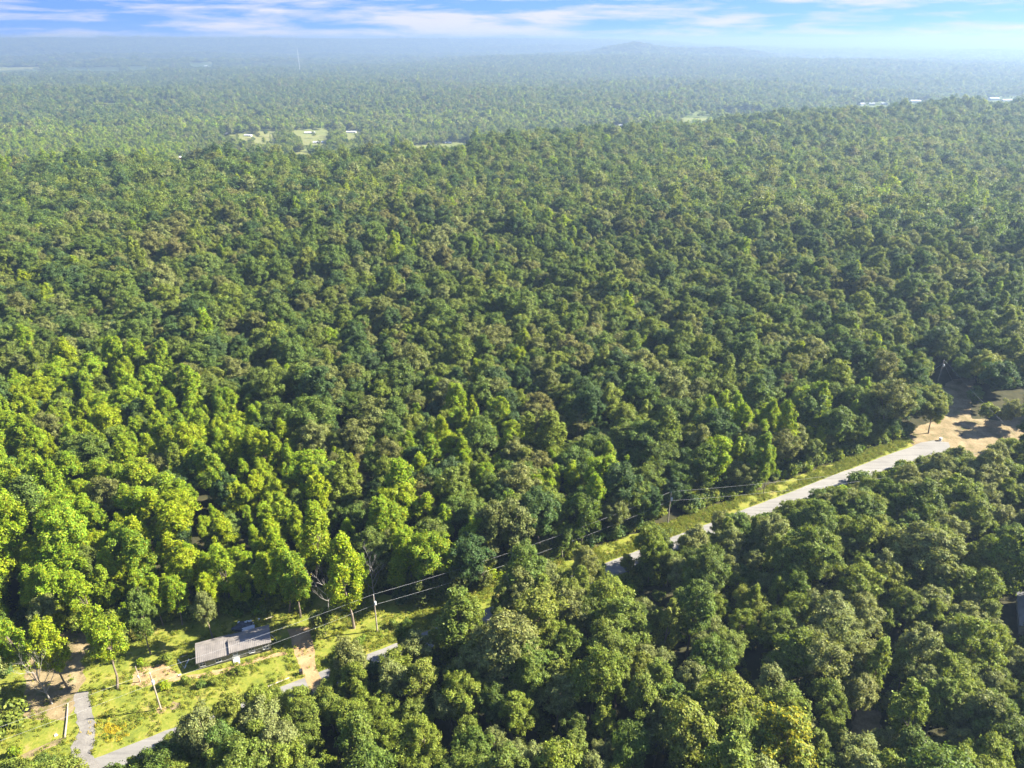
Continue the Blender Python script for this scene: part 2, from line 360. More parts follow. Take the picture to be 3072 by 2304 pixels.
M['hay'] = ground_mat('hay', [(0.3, (0.272, 0.256, 0.160)), (0.7, (0.440, 0.416, 0.304))], 0.003, 0.02)
for (ua, ub, r0_, r1_) in ((360, 432, 5900, 6030), (470, 520, 7000, 7150), (868, 930, 6900, 7060), (980, 1090, 8300, 8600), (1290, 1440, 8350, 8600), (1500, 1640, 6400, 6560), (2060, 2115, 7700, 7900), (2740, 2870, 6500, 6640), (60, 160, 8300, 8520), (1730, 1850, 7900, 8100)):
    a0, a1 = math.atan((ua - 1536) / F * CP * 1.0), math.atan((ub - 1536) / F * CP)
    pts_ = [(r_ * math.sin(a0 + (a1 - a0) * q_), r_ * math.cos(a0 + (a1 - a0) * q_)) for r_, q_ in ((r0_, 0), (r0_ * 1.003, 0.5), (r0_, 1), (r1_, 0.9), (r1_ * 0.997, 0.4), (r1_, 0.08))]
    sheet('field', pts_, M['hay'], 9.0, 6.0, 60)

# ------------------------------------------------------------------ tree shapes
def crown_mesh(name, seed, R, H, z0, lobes, clumps, leaves, size, shape='round', spread=0.30, low=0.0):
    """leaf sprays gathered in clumps on many lobes; z0 is where the crown starts"""
    g = np.random.default_rng(seed)
    u = g.normal(size=(lobes, 3)); u /= np.linalg.norm(u, axis=1)[:, None]
    rad = 0.50 + 0.45 * g.random(lobes) ** 0.5; rad[g.random(lobes) < 0.10] *= 1.22
    c = u * rad[:, None]
    h01 = (c[:, 2] + 1) / 2
    if shape == 'round': w = np.sqrt(np.clip(1 - (np.abs(h01 - 0.45) * 1.5) ** 2, 0.05, 1))
    elif shape == 'tall': w = np.clip(1.15 - 0.75 * h01, 0.2, 1) * np.clip(h01 * 3 + 0.35, 0, 1)
    elif shape == 'cone': w = np.clip(1.05 - h01, 0.06, 1)
    else: w = np.ones(lobes)
    C = np.stack([c[:, 0] * R * w * (1.0 if shape == 'round' else 1.15), c[:, 1] * R * w * (1.0 if shape == 'round' else 1.15), z0 + h01 * H], -1)
    C[:, :2] += g.normal(size=(lobes, 2)) * R * 0.06
    if shape == 'round':                                  # lobes gather round a few main limbs: an uneven outline
        nh = 6 + seed % 4; hd = C[g.integers(0, lobes, nh)]; pickh = hd[g.integers(0, nh, lobes)]
        C = C * 0.76 + pickh * 0.24 + g.normal(size=C.shape) * R * 0.06
        C[:, :2] *= 1.10
    lr = R * spread * (0.65 + 0.7 * g.random(lobes))
    if shape == 'cone': lr = lr * np.clip(1.2 - h01, 0.3, 1)
    # clumps on each lobe, more of them on top and outside
    d = g.normal(size=(lobes, clumps, 3)); d[..., 2] = d[..., 2] * 0.9 + 0.35
    out = C - np.array([0, 0, z0 + H * 0.4]); out /= np.linalg.norm(out, axis=1)[:, None] + 1e-6
    d += out[:, None, :] * 0.7
    d /= np.linalg.norm(d, axis=2)[..., None]
    vert = 2.0 if shape == 'tall' else 0.85
    if shape == 'tall': d[..., :2] *= (1 - 0.6 * np.clip(d[..., 2:3], 0, 1))     # upswept, pointed sprays
    P = C[:, None, :] + d * lr[:, None, None] * np.array([1, 1, vert]) * (0.75 + 0.35 * g.random((lobes, clumps, 1)))
    cs = size * 1.25
    K = P[:, :, None, :] + g.normal(size=(lobes, clumps, leaves, 3)) * cs * np.array([1, 1, 0.75])
    nrm = d[:, :, None, :] * 1.0 + g.normal(size=K.shape) * 0.42 + np.array([0, 0, 0.22])
    K = K.reshape(-1, 3); nrm = nrm.reshape(-1, 3); nrm /= np.linalg.norm(nrm, axis=1)[:, None]
    if low: K[:, 2] = np.maximum(K[:, 2], low)
    a = np.cross(nrm, g.normal(size=nrm.shape)); a /= np.linalg.norm(a, axis=1)[:, None] + 1e-9
    b = np.cross(nrm, a)
    s = size * (0.55 + 0.8 * g.random((len(K), 1)))
    V = np.stack([K + a * s, K + b * s * 0.62 - nrm * s * 0.18, K - a * s * 0.9, K - b * s * 0.62 - nrm * s * 0.18], 1).reshape(-1, 3)
    Q = np.arange(len(V)).reshape(-1, 4)
    return mesh_np(name, V, Q), C
def trunk_mesh(name, seed, R, H, z0, C, mat, r0=0.22, lean=0.25):
    g = random.Random(seed); mb = MB(); top = z0 + H * 0.72
    pts = []; x = y = 0.0
    for i in range(6):
        pts.append((x, y, -0.3 + (top + 0.3) * i / 5)); x += g.uniform(-lean, lean); y += g.uniform(-lean, lean)
    mb.tube(pts, [r0 * (1.25 if i == 0 else 1) * (1 - 0.16 * i) for i in range(6)], 7)
    for k in range(min(9, len(C))):
        c = C[int(g.random() * len(C))]; i = g.choice([2, 3, 3, 4]); p = Vector(pts[i]); q = Vector(c)
        if q.z < p.z: p = Vector(pts[2])
        m = p.lerp(q, 0.5) + Vector((0, 0, -0.05 * (q - p).length))
        mb.tube([p, m, q], [r0 * 0.42, r0 * 0.28, r0 * 0.1], 5, False)
    return mb.mesh(name, mat)

# kind -> list of (crown mesh, trunk mesh, radius, total height)
SH = {'oak': [], 'poplar': [], 'cedar': [], 'small': []}
for i in range(7):
    R = [3.7, 4.2, 3.2, 4.0, 3.4, 4.4, 3.0][i]; H = [9.4, 9.0, 9.8, 10.2, 8.6, 9.6, 9.0][i]; z0 = 4.6
    me, C = crown_mesh('oak_crown', 100 + i, R, H, z0, [70, 84, 56, 76, 60, 90, 50][i], 15, 16, 0.165, 'round', [0.215, 0.19, 0.24, 0.20, 0.225, 0.185, 0.25][i])
    SH['oak'].append((me, trunk_mesh('oak_trunk', i, R, H, z0, C, M['bark']), R * 1.12, z0 + H))
for i in range(5):
    R = [2.2, 2.6, 2.0, 2.4, 2.1][i]; H = [11.5, 11.0, 12.0, 10.4, 11.0][i]; z0 = 4.0
    me, C = crown_mesh('poplar_crown', 200 + i, R, H, z0, [58, 66, 52, 62, 56][i], 14, 15, 0.165, 'tall', 0.215)
    SH['poplar'].append((me, trunk_mesh('poplar_trunk', 20 + i, R, H, z0, C, M['bark'], 0.18), R * 1.2, z0 + H))
for i in range(2):
    me, C = crown_mesh('cedar_crown', 300 + i, 2.2 + 0.3 * i, 6.6, 0.8, 44, 16, 12, 0.17, 'cone', 0.24)
    SH['cedar'].append((me, trunk_mesh('cedar_trunk', 40 + i, 2.2, 6.6, 0.8, C, M['bark'], 0.14, 0.08), 2.4, 7.4))
for i in range(3):
    me, C = crown_mesh('small_crown', 400 + i, 2.0, 4.2, 1.6, 14, 16, 12, 0.24, 'round', 0.36)
    SH['small'].append((me, trunk_mesh('small_trunk', 50 + i, 2.0, 4.2, 1.6, C, M['bark'], 0.10, 0.12), 2.3, 5.8))
MIDL = {'oak': [crown_mesh('oak_mid', 500 + i, 3.3 + 0.3 * i, 9.4, 4.2, 42, 8, 7, 0.32, 'round', 0.24)[0] for i in range(5)],
        'poplar': [crown_mesh('poplar_mid', 520 + i, 2.3, 11, 4.0, 34, 8, 7, 0.30, 'tall', 0.26)[0] for i in range(3)]}
FARL = {'oak': [crown_mesh('oak_far', 540 + i, 3.6 + 0.3 * i, 9.4, 3.5, 16, 8, 5, 0.72, 'round', 0.34)[0] for i in range(4)],
        'poplar': [crown_mesh('poplar_far', 560 + i, 2.7, 11.5, 3.0, 14, 8, 5, 0.66, 'tall', 0.38)[0] for i in range(2)]}

# ------------------------------------------------------------------ where the photograph lets one see past the crowns
KEEP = [
    [(575, 1965), (690, 1850), (745, 1845), (815, 1868), (850, 1885), (930, 1878), (955, 1895), (1060, 1908), (1140, 1872), (1200, 1860), (1310, 1830),
     (1310, 1880), (1240, 1905), (1150, 1955), (1145, 1935), (1050, 1945), (1000, 1955), (960, 1985), (945, 2015), (890, 2030), (780, 2055), (690, 2065),
     (685, 2120), (640, 2130), (530, 2190), (450, 2215), (440, 2268), (310, 2280), (270, 2260), (215, 2262), (130, 2262), (0, 2292), (-60, 2290), (-60, 2205),
     (75, 2155), (80, 2110), (240, 2070), (262, 2060), (410, 2062), (410, 1990), (500, 1965)],
    [(430, 1960), (470, 1870), (560, 1840), (600, 1850), (580, 1960)],
    [(200, 1900), (260, 1880), (292, 1905), (240, 1960), (205, 1960)],
    [(1330, 1838), (1480, 1780), (1490, 1792), (1340, 1850)],
    [(1640, 1708), (1760, 1652), (1865, 1600), (1872, 1640), (1800, 1665), (1700, 1692)],
    [(1822, 1672), (1870, 1658), (1850, 1700), (1832, 1715)],
    [(1995, 1500), (2030, 1500), (2030, 1545), (2100, 1545), (2210, 1515), (2225, 1528), (2140, 1548), (2080, 1572), (2050, 1598), (2036, 1592), (2000, 1560)],
    [(2217, 1524), (2460, 1438), (2600, 1398), (2710, 1362), (2755, 1326), (2795, 1318), (2840, 1330), (2820, 1362), (2780, 1384), (2690, 1384), (2685, 1422),
     (2590, 1424), (2540, 1440), (2440, 1466), (2390, 1488), (2330, 1500), (2310, 1536), (2262, 1530)],
    [(2795, 1316), (2850, 1270), (2852, 1165), (2870, 1150), (2910, 1140), (2905, 1190), (2880, 1230), (2930, 1290), (3000, 1296), (3060, 1285), (3080, 1276), (3080, 1298), (3000, 1325), (2965, 1345), (2850, 1345)],
    [(2800, 1080), (2850, 1080), (2850, 1150), (2800, 1150)],
    [(1440, 1832), (1492, 1815), (1490, 1835), (1455, 1848)],
    [(3035, 1790), (3090, 1770), (3090, 1900), (3040, 1880)],
    [(2560, 2120), (2625, 2110), (2630, 2190), (2555, 2195)],
    [(448, 2015), (478, 2015), (500, 2135), (470, 2140)], [(1108, 1778), (1132, 1778), (1145, 1895), (1122, 1900)],
    [(900, 2010), (935, 2000), (945, 2060), (915, 2070)], [(60, 2090), (215, 2080), (225, 2180), (60, 2190)],
    [(925, 1715), (990, 1715), (992, 1832), (940, 1832)],
] + [[(690, 402), (755, 390), (770, 398), (742, 428), (720, 415)], [(785, 388), (838, 386), (826, 428), (760, 430)], [(872, 386), (985, 380), (1000, 390), (978, 408), (905, 412), (880, 400)], [(905, 418), (985, 412), (978, 436), (912, 436)], [(1035, 390), (1085, 387), (1078, 412), (1045, 418)], [(660, 397), (722, 396), (722, 406), (665, 407)], [(1040, 394), (1060, 394), (1060, 418), (1042, 418)],
     [(878, 452), (918, 452), (922, 466), (880, 467)], [(1233, 430), (1310, 424), (1402, 420), (1404, 434), (1240, 444)], [(532, 470), (572, 463), (585, 477), (540, 484)], [(838, 372), (1878, 368), (1880, 384), (1850, 390)] if False else [(1838, 372), (1878, 368), (1880, 384), (1850, 390)]] + [[(u, v) for u, v in p] for z, p in field_px[5:11]] + [[(2568, 306), (2668, 304), (2670, 318), (2568, 319)], [(2728, 301), (2764, 301), (2766, 311), (2728, 312)], [(2960, 292), (3040, 295), (3040, 304), (2960, 304)]]
# dark openings in the near wood; one clearing added so sun reaches the dirt yard
GAPS = [[(1880, 1760), (1960, 1730), (2010, 1800), (1990, 1870), (1900, 1850)], [(2150, 2040), (2240, 1990), (2300, 2060), (2250, 2120), (2160, 2110)], [(1500, 1960), (1600, 1940), (1640, 2010), (1560, 2040)],
        [(2600, 1960), (2700, 1930), (2720, 2040), (2620, 2060)], [(1260, 2240), (1340, 2220), (1360, 2290), (1280, 2300)], [(2960, 1700), (3060, 1680), (3080, 1780), (2980, 1800)], [(560, 1560), (640, 1540), (660, 1610), (590, 1640)],
        [(2950, 1282), (3400, 1228), (3400, 1335), (2950, 1345)], [(1010, 1310), (1090, 1290), (1110, 1350), (1030, 1370)], [(1650, 1330), (1720, 1320), (1730, 1380), (1660, 1390)], [(430, 1180), (520, 1170), (560, 1210), (470, 1230)], [(700, 1040), (800, 1030), (820, 1080), (720, 1090)]]
def in_poly(u, v, poly):
    u = np.asarray(u, float); v = np.asarray(v, float); out = np.zeros(u.shape, bool); q = np.array(poly, float)
    k = np.nonzero((u >= q[:, 0].min()) & (u <= q[:, 0].max()) & (v >= q[:, 1].min()) & (v <= q[:, 1].max()))[0]
    if not len(k): return out
    uu, vv = u[k], v[k]; ins = np.zeros(len(k), bool); j = len(q) - 1
    for i in range(len(q)):
        (xi, yi), (xj, yj) = q[i], q[j]
        ins ^= ((yi > vv) != (yj > vv)) & (uu < (xj - xi) * (vv - yi) / (yj - yi + 1e-12) + xi); j = i
    out[k] = ins
    return out
def hides(x, y, z, r, h):
    """would this crown cover a part of the ground that the photograph shows"""
    hit = np.zeros(x.shape, bool)
    for fz in (0.42, 0.65, 0.88, 1.0):
        u, v, s = pix(x, y, z + h * fz)
        w = r * s * (0.8 if fz < 0.8 else 0.5)
        for poly in KEEP:
            q = np.array(poly); wm = 60
            near = np.nonzero((u > q[:, 0].min() - 2 * wm) & (u < q[:, 0].max() + 2 * wm) & (v > q[:, 1].min()) & (v < q[:, 1].max()))[0]
            if not len(near): continue
            for du in ((-1, -0.5, 0, 0.5, 1) if fz < 1 else (0,)):
                hit[near] |= in_poly(u[near] + du * w[near], v[near], poly)
    return hit

# ------------------------------------------------------------------ colour of the wood by place
LIME_PX = [[(-100, 1180), (230, 1070), (430, 1090), (640, 1190), (780, 1200), (860, 1300), (950, 1430), (980, 1560), (1150, 1560), (1330, 1500), (1420, 1600),
            (1330, 1740), (1050, 1800), (700, 1830), (420, 1880), (-100, 1920)],
           [(1180, 1330), (1330, 1180), (1480, 1170), (1560, 1260), (1500, 1420), (1250, 1460)],
           [(2060, 1250), (2150, 1190), (2260, 1240), (2480, 1180), (2540, 1280), (2400, 1420), (2200, 1430), (2080, 1380)],
           [(1500, 1550), (1620, 1400), (1800, 1380), (2000, 1400), (2060, 1480), (1850, 1560), (1600, 1660)],
           [(-200, 420), (500, 400), (560, 480), (-200, 505)]]
LIME_W = [0.82, 0.66, 0.6, 0.55, 0.6]
MATS = ['oak', 'dark', 'olive', 'lime', 'mid', 'sage']
def pick_species(u, v, n):
    """material index and shape (0 round, 1 upright) for trees whose crowns show at photo position u, v"""
    N_ = len(u); pl = np.full(N_, 0.03)
    uj, vj = u + rng.normal(0, 32, N_), v + rng.normal(0, 20, N_)          # kinds mingle where stands meet
    for p, w in zip(LIME_PX, LIME_W): pl = np.where(in_poly(uj, vj, p), np.maximum(pl, w), pl)
    patch = 0.5 + 0.5 * np.sin(u / 173 + v / 97) * np.cos(v / 141 - u / 260)
    k, k2, k3 = rng.random(N_), rng.random(N_), rng.random(N_)
    mat = np.select([k2 < 0.06 + 0.24 * patch ** 2, k2 < 0.58, k2 < 0.74, k2 < 0.90], [2, 0, 1, 4], 5)
    shp = np.where((mat == 4) & (k3 < 0.3), 1, 0)
    lime = k < pl; mat = np.where(lime, 3, mat); shp = np.where(lime, (k3 < 0.8).astype(int), shp)
    nr = n < -4
    m_r = np.select([k < 0.34, k < 0.70, k < 0.88], [5, 4, 0], 4); s_r = (k >= 0.88).astype(int)
    m_l = np.select([k < 0.74, k < 0.88], [4, 0], 5); s_l = ((k > 0.62) & (k < 0.74)).astype(int)
    mat = np.where(nr, np.where(u > 1500, m_r, m_l), mat); shp = np.where(nr, np.where(u > 1500, s_r, s_l), shp)
    return mat, shp

# ------------------------------------------------------------------ forest: rows along the road near it, a free jittered grid farther off
cand = []                                                 # x, y, scale, material, shape, variant, rotation, row
rnd = random.Random(21)
spots = []
def try_tree(x, y, n, row): spots.append((x, y, n, row))
def verge(t): return float(np.interp(t, [-60, -10, 10, 40, 58, 75, 100, 150, 210, 235], [40, 34, 27, 19.5, 12, 7.5, 6.0, 5.0, 4.6, 4.6]))
for row in range(29):                                     # near wood, row 1 beside the road
    n0 = -8.0 - row * 4.6; t = -70 + (row % 2) * 3
    while t < 330:
        n = n0 + rnd.uniform(-1.7, 1.7); tt = t + rnd.uniform(-1.8, 1.8); x, y = tn(tt, n)
        if y > 28: try_tree(x, y, n, row + 1)
        t += rnd.uniform(4.4, 6.6)
for row in range(46):                                     # far side of the road
    t = -90 + (row % 2) * 3
    while t < 330:
        tt = t + rnd.uniform(-1.8, 1.8); n = verge(tt) + 1.8 + row * 4.7 + rnd.uniform(-1.6, 1.6); x, y = tn(tt, n)
        try_tree(x, y, n, row + 1); t += rnd.uniform(4.0, 6.2)
def settle():
    A = np.array(spots); x, y, n, row = A.T; z = height(x, y)
    u, v, _ = pix(x, y, z + 9.0); mat, shp = pick_species(u, v, n)
    NM = ['oak', 'poplar']; var = np.array([rnd.randrange(len(SH[NM[k]])) for k in shp])
    R = np.array([SH[NM[k]][q][2] for k, q in zip(shp, var)]); H = np.array([SH[NM[k]][q][3] for k, q in zip(shp, var)])
    s = np.clip(np.exp(rng.normal(-0.06, 0.22, len(x))), 0.5, 1.5) * (1 + 0.10 * np.sin(x / 17 + 2) * np.cos(y / 21)) * np.where(n < -4, 0.95, 1.0); done = np.zeros(len(x), bool); fin = s.copy()
    u0, v0, _ = pix(x, y, z + 3.0)
    for p in GAPS: done |= in_poly(u0, v0, p)
    gapped = done.copy()
    for k in (1.0, 0.8, 0.62):
        ok = ~hides(x, y, z, R * s * k, H * s * k) & ~done; fin[ok] = (s * k)[ok]; done |= ok
    for i in np.nonzero(done & ~gapped)[0]:
        cand.append(dict(x=float(x[i]), y=float(y[i]), z=float(z[i]), s=float(fin[i]), mat=MATS[mat[i]], shp=NM[shp[i]], var=int(var[i]), rz=rnd.uniform(0, 6.28), row=int(row[i]), n=float(n[i])))
settle()
U = np.array([float(pix(c['x'], c['y'], c['z'] + 9 * c['s'])[0]) for c in cand]); V_ = np.array([float(pix(c['x'], c['y'], c['z'] + 9 * c['s'])[1]) for c in cand])
inview = (U > -40) & (U < PW + 40) & (V_ > 0) & (V_ < PH + 60)
strict = (U > 20) & (U < PW - 20) & (V_ < PH - 10)
D2 = np.array([c['x'] ** 2 + c['y'] ** 2 + 10000 for c in cand])
order = [i for i in np.argsort(D2) if strict[i]]
NTREE = 286
single = set(order[:NTREE])

def place_tree(name, mat, shp, var, x, y, z, rz, s, label, group='trees of the wood along the road', cat='tree'):
    me, tm, R, H = SH[shp][var % len(SH[shp])]
    e = empty(name, (x, y, z), rz, s); tag(e, label, cat, group)
    e.rotation_euler = (rnd.gauss(0, 0.05), rnd.gauss(0, 0.05), rz)
    tr = link(bpy.data.objects.new('trunk', tm), e)
    cr = bpy.data.objects.new('crown', me); link(cr, e)
    if not me.materials: me.materials.append(M[mat])
    cr.material_slots[0].link = 'OBJECT'; cr.material_slots[0].material = M[mat]
    return e
ORD = ['zeroth', 'first', 'second', 'third', 'fourth', 'fifth', 'sixth', 'seventh', 'eighth', 'ninth', 'tenth', 'eleventh', 'twelfth', 'thirteenth', 'fourteenth',
       'fifteenth', 'sixteenth', 'seventeenth', 'eighteenth', 'nineteenth', 'twentieth']
def ordinal(i):
    if i <= 20: return ORD[i]
    return {2: 'twenty-', 3: 'thirty-', 4: 'forty-', 5: 'fifty-'}[i // 10] + ORD[i % 10] if i % 10 else {3: 'thirtieth', 4: 'fortieth', 5: 'fiftieth'}[i // 10]
LOOK = {'oak': 'green', 'dark': 'dark green', 'olive': 'olive-brown', 'lime': 'bright yellow-green', 'mid': 'mid-green', 'sage': 'pale grey-green'}
TNAME = {'oak': 'broadleaf_tree', 'poplar': 'upright_tree'}
rows = {}
for i in single: rows.setdefault((cand[i]['n'] < -4, cand[i]['row']), []).append(i)
for (near, row), ids in rows.items():
    ids.sort(key=lambda i: U[i])
    for k, i in enumerate(ids):
        c = cand[i]; size = 'small ' if c['s'] < 0.72 else 'large ' if c['s'] > 1.05 else ''
        form = 'round-crowned' if c['shp'] == 'oak' else 'narrow upright'
        side = 'this side of' if near else 'beyond'
        lab = f"{size}{LOOK[c['mat']]} {form} tree {side} the road, {ordinal(row)} row back, {ordinal(k + 1)} from left"
        place_tree(TNAME[c['shp']], c['mat'], c['shp'], c['var'], c['x'], c['y'], c['z'], c['rz'], (c['s'] * rnd.uniform(0.82, 1.18), c['s'] * rnd.uniform(0.82, 1.18), c['s'] * rnd.uniform(0.92, 1.1)), lab,
                   'trees on the near side of the road' if near else 'trees on the far side of the road')

# the rest of the woodland: leaf-built crowns set out over the land
def make_templates():
    cols = {}
    for lod, src in (('near', {k: [a[0] for a in SH[k]] for k in ('oak', 'poplar')}), ('mid', MIDL), ('far', FARL)):
        col = bpy.data.collections.new('woodland_' + lod); idx = {}; names = []
        for shp in src:
            for mat in ('oak', 'dark', 'olive', 'lime', 'mid', 'sage'):
                for vi, me in enumerate(src[shp]):
                    if shp == 'poplar' and mat not in ('lime', 'mid', 'oak'): continue
                    o = bpy.data.objects.new('t%03d' % len(names), me)
                    if not me.materials: me.materials.append(M[mat])
                    o.material_slots[0].link = 'OBJECT'; o.material_slots[0].material = M[mat]
                    col.objects.link(o); idx[(shp, mat, vi)] = len(names); names.append(o.name)
        cols[lod] = (col, idx)
    return cols
TPL = make_templates()
def scatter(name, col, pts, idx, rot, scl, label):
    me = bpy.data.meshes.new(name); me.vertices.add(len(pts)); me.vertices.foreach_set('co', np.asarray(pts, np.float32).ravel())
    a = me.attributes.new('idx', 'INT', 'POINT'); a.data.foreach_set('value', np.asarray(idx, np.int32))
    a = me.attributes.new('rot', 'FLOAT_VECTOR', 'POINT'); a.data.foreach_set('vector', np.asarray(rot, np.float32).ravel())
    a = me.attributes.new('scl', 'FLOAT_VECTOR', 'POINT'); a.data.foreach_set('vector', np.asarray(scl, np.float32).ravel())
    o = link(bpy.data.objects.new(name, me)); tag(o, label, None, None, 'stuff')
    g = bpy.data.node_groups.new(name, 'GeometryNodeTree')
    g.interface.new_socket('Geometry', in_out='INPUT', socket_type='NodeSocketGeometry'); g.interface.new_socket('Geometry', in_out='OUTPUT', socket_type='NodeSocketGeometry')
    gi = g.nodes.new('NodeGroupInput'); go = g.nodes.new('NodeGroupOutput')
    ci = g.nodes.new('GeometryNodeCollectionInfo'); ci.inputs['Collection'].default_value = col
    ci.inputs['Separate Children'].default_value = True; ci.inputs['Reset Children'].default_value = True
    ip = g.nodes.new('GeometryNodeInstanceOnPoints'); ip.inputs['Pick Instance'].default_value = True
    def attr(n, dt):
        k = g.nodes.new('GeometryNodeInputNamedAttribute'); k.data_type = dt; k.inputs['Name'].default_value = n
        return [s for s in k.outputs if s.enabled and s.name == 'Attribute'][0]
    l = g.links.new
    l(gi.outputs[0], ip.inputs['Points']); l(ci.outputs[0], ip.inputs['Instance']); l(attr('idx', 'INT'), ip.inputs['Instance Index'])
    l(attr('rot', 'FLOAT_VECTOR'), ip.inputs['Rotation']); l(attr('scl', 'FLOAT_VECTOR'), ip.inputs['Scale']); l(ip.outputs[0], go.inputs[0])
    o.modifiers.new('scatter', 'NODES').node_group = g
    return o
P, I, Ro, S_ = [], [], [], []
for i, c in enumerate(cand):
    if i in single: continue
    P.append((c['x'], c['y'], c['z'])); I.append(TPL['near'][1].get((c['shp'], c['mat'], c['var']), TPL['near'][1][('oak', 'oak', 0)]))
    Ro.append((rnd.gauss(0, 0.07), rnd.gauss(0, 0.07), c['rz'])); S_.append((c['s'] * rnd.uniform(0.82, 1.18), c['s'] * rnd.uniform(0.82, 1.18), c['s']))
cn = np.array([to_tn(c['x'], c['y']) for c in cand])

def grid_pts(r0, r1, sp, amax, grow=0.0):
    """jittered polar-ish grid of spots between two distances"""
    out = []; r = r0
    while r < r1:
        s = sp + grow * (r - r0); k = max(1, int(2 * amax * r / s))
        a = (np.arange(k) + rng.uniform(0.0, 1.0, k) * 0.9) / k * 2 * amax - amax
        rr = r + rng.uniform(-0.5, 0.5, k) * s
        out.append(np.stack([rr * np.sin(a), rr * np.cos(a)], -1)); r += s * 0.9
    return np.concatenate(out)
def forest_zone(lod, r0, r1, sp, amax, grow, smin, smax, label):
    g = grid_pts(r0, r1, sp, amax, grow)
    t_, n_ = to_tn(g[:, 0], g[:, 1])
    ok = ~((n_ < 212 + 20) & (t_ > -92) & (t_ < 328)) if lod == 'near' else np.ones(len(g), bool)
    g = g[ok]; z = height(g[:, 0], g[:, 1]); r = np.hypot(g[:, 0], g[:, 1])
    s = np.clip(np.exp(rng.normal(-0.10, 0.24, len(g))), 0.48, 1.6) * (smin + smax) / 2 * (1 + 0.06 * np.sin(g[:, 0] / 60) * np.cos(g[:, 1] / 47))
    st = np.sin(g[:, 0] / 83 + 1.1 * np.sin(g[:, 1] / 120)) * np.cos(g[:, 1] / 97 + np.sin(g[:, 0] / 150)); R_ = np.interp(np.arctan2(g[:, 0], g[:, 1]), CRA, CRR)
    s = s * (1 + 0.16 * st)
    low_ = sstep(1.1, 1.25, r / R_); op = np.sin(g[:, 0] / 190 + 2 * np.sin(g[:, 1] / 310)) * np.sin(g[:, 1] / 240 + 1.5 * np.sin(g[:, 0] / 270 + 1)) + 0.35 * np.sin(g[:, 0] / 47) * np.sin(g[:, 1] / 61)
    keep_ = ~((op > 0.66) & (low_ > 0.5) & (r < 3400) & (rng.random(len(g)) < 0.92)); s = s * (1 + low_ * 0.28 * np.exp(-((op - 0.54) / 0.12) ** 2))
    g, z, s, r = g[keep_], z[keep_], s[keep_], r[keep_]
    h = hides(g[:, 0], g[:, 1], z, 4.5 * s, 13.0 * s); h &= ~((rng.random(len(g)) < 0.012) & (r > 600) & (r < 1900)); g, z, s = g[~h], z[~h], s[~h]
    u, v, _ = pix(g[:, 0], g[:, 1], z + 9)
    ids = TPL[lod][1]; NM = ['oak', 'poplar']; nv = [max(b for a, m, b in ids if a == k) + 1 for k in NM]
    mt, sh = pick_species(u, v, np.full(len(u), 99.0)); q = rng.integers(0, 60, len(u))
    rr_ = np.hypot(g[:, 0], g[:, 1]) / np.interp(np.arctan2(g[:, 0], g[:, 1]), CRA, CRR); q1 = rng.random(len(u))
    val = (rr_ > 1.04) & (np.hypot(g[:, 0], g[:, 1]) < 1750); mt = np.where(val & (q1 < 0.55), np.where(mt == 0, 4, np.where(mt == 1, 0, np.where(mt == 2, 5, mt))), mt); mt = np.where(val & (q1 > 0.9), 3, mt)
    cre = (rr_ > 0.93) & (rr_ < 1.03); mt = np.where(cre & (q1 < 0.45), 1, mt)
    LUT = np.array([[[ids.get((NM[a], m, k % nv[a]), ids[('oak', 'oak', 0)]) for k in range(60)] for m in MATS] for a in (0, 1)])
    idx = LUT[sh, mt, q]
    return np.column_stack([g, z]), idx, np.column_stack([rng.normal(0, 0.07, (len(g), 2)), rng.uniform(0, 6.28, len(g))]), np.column_stack([s * rng.uniform(0.8, 1.2, len(s)), s * rng.uniform(0.8, 1.2, len(s)), s * rng.uniform(0.85, 1.15, len(s))])
p1, i1, r1, s1 = forest_zone('near', 120, 480, 4.9, 0.80, 0.0, 0.82, 1.2, '')
scatter('forest', TPL['near'][0], np.concatenate([np.array(P), p1]), np.concatenate([I, i1]), np.concatenate([Ro, r1]), np.concatenate([S_, s1]), 'unbroken green canopy of broadleaf wood covering the hill beyond the road')
p, i, r, s = forest_zone('mid', 480, 1500, 5.2, 0.76, 0.0009, 0.85, 1.2, '')
scatter('forest', TPL['mid'][0], p, i, r, s, 'hazy green treetops over the crest and the valley behind it')
p, i, r, s = forest_zone('far', 1500, 5600, 7.2, 0.74, 0.0020, 0.85, 1.25, '')
s[:, :2] *= (1 + 0.25 * sstep(2500, 5500, np.hypot(p[:, 0], p[:, 1])))[:, None]
scatter('forest', TPL['far'][0], p, i, r, s, 'distant blue-green woodland spreading to the plain')
p, i, r, s = forest_zone('far', 5600, 10400, 24.0, 0.72, 0.0022, 0.95, 1.2, '')
s[:, :2] *= 3.0; s[:, 2] *= 1.25
scatter('forest', TPL['far'][0], p, i, r, s, 'faint blue woods on the farthest ridges')
print('trees', len(cand), len(P), len(p1), len(p), 'single', len(single), 'rows', {k: len(v) for k, v in rows.items()})

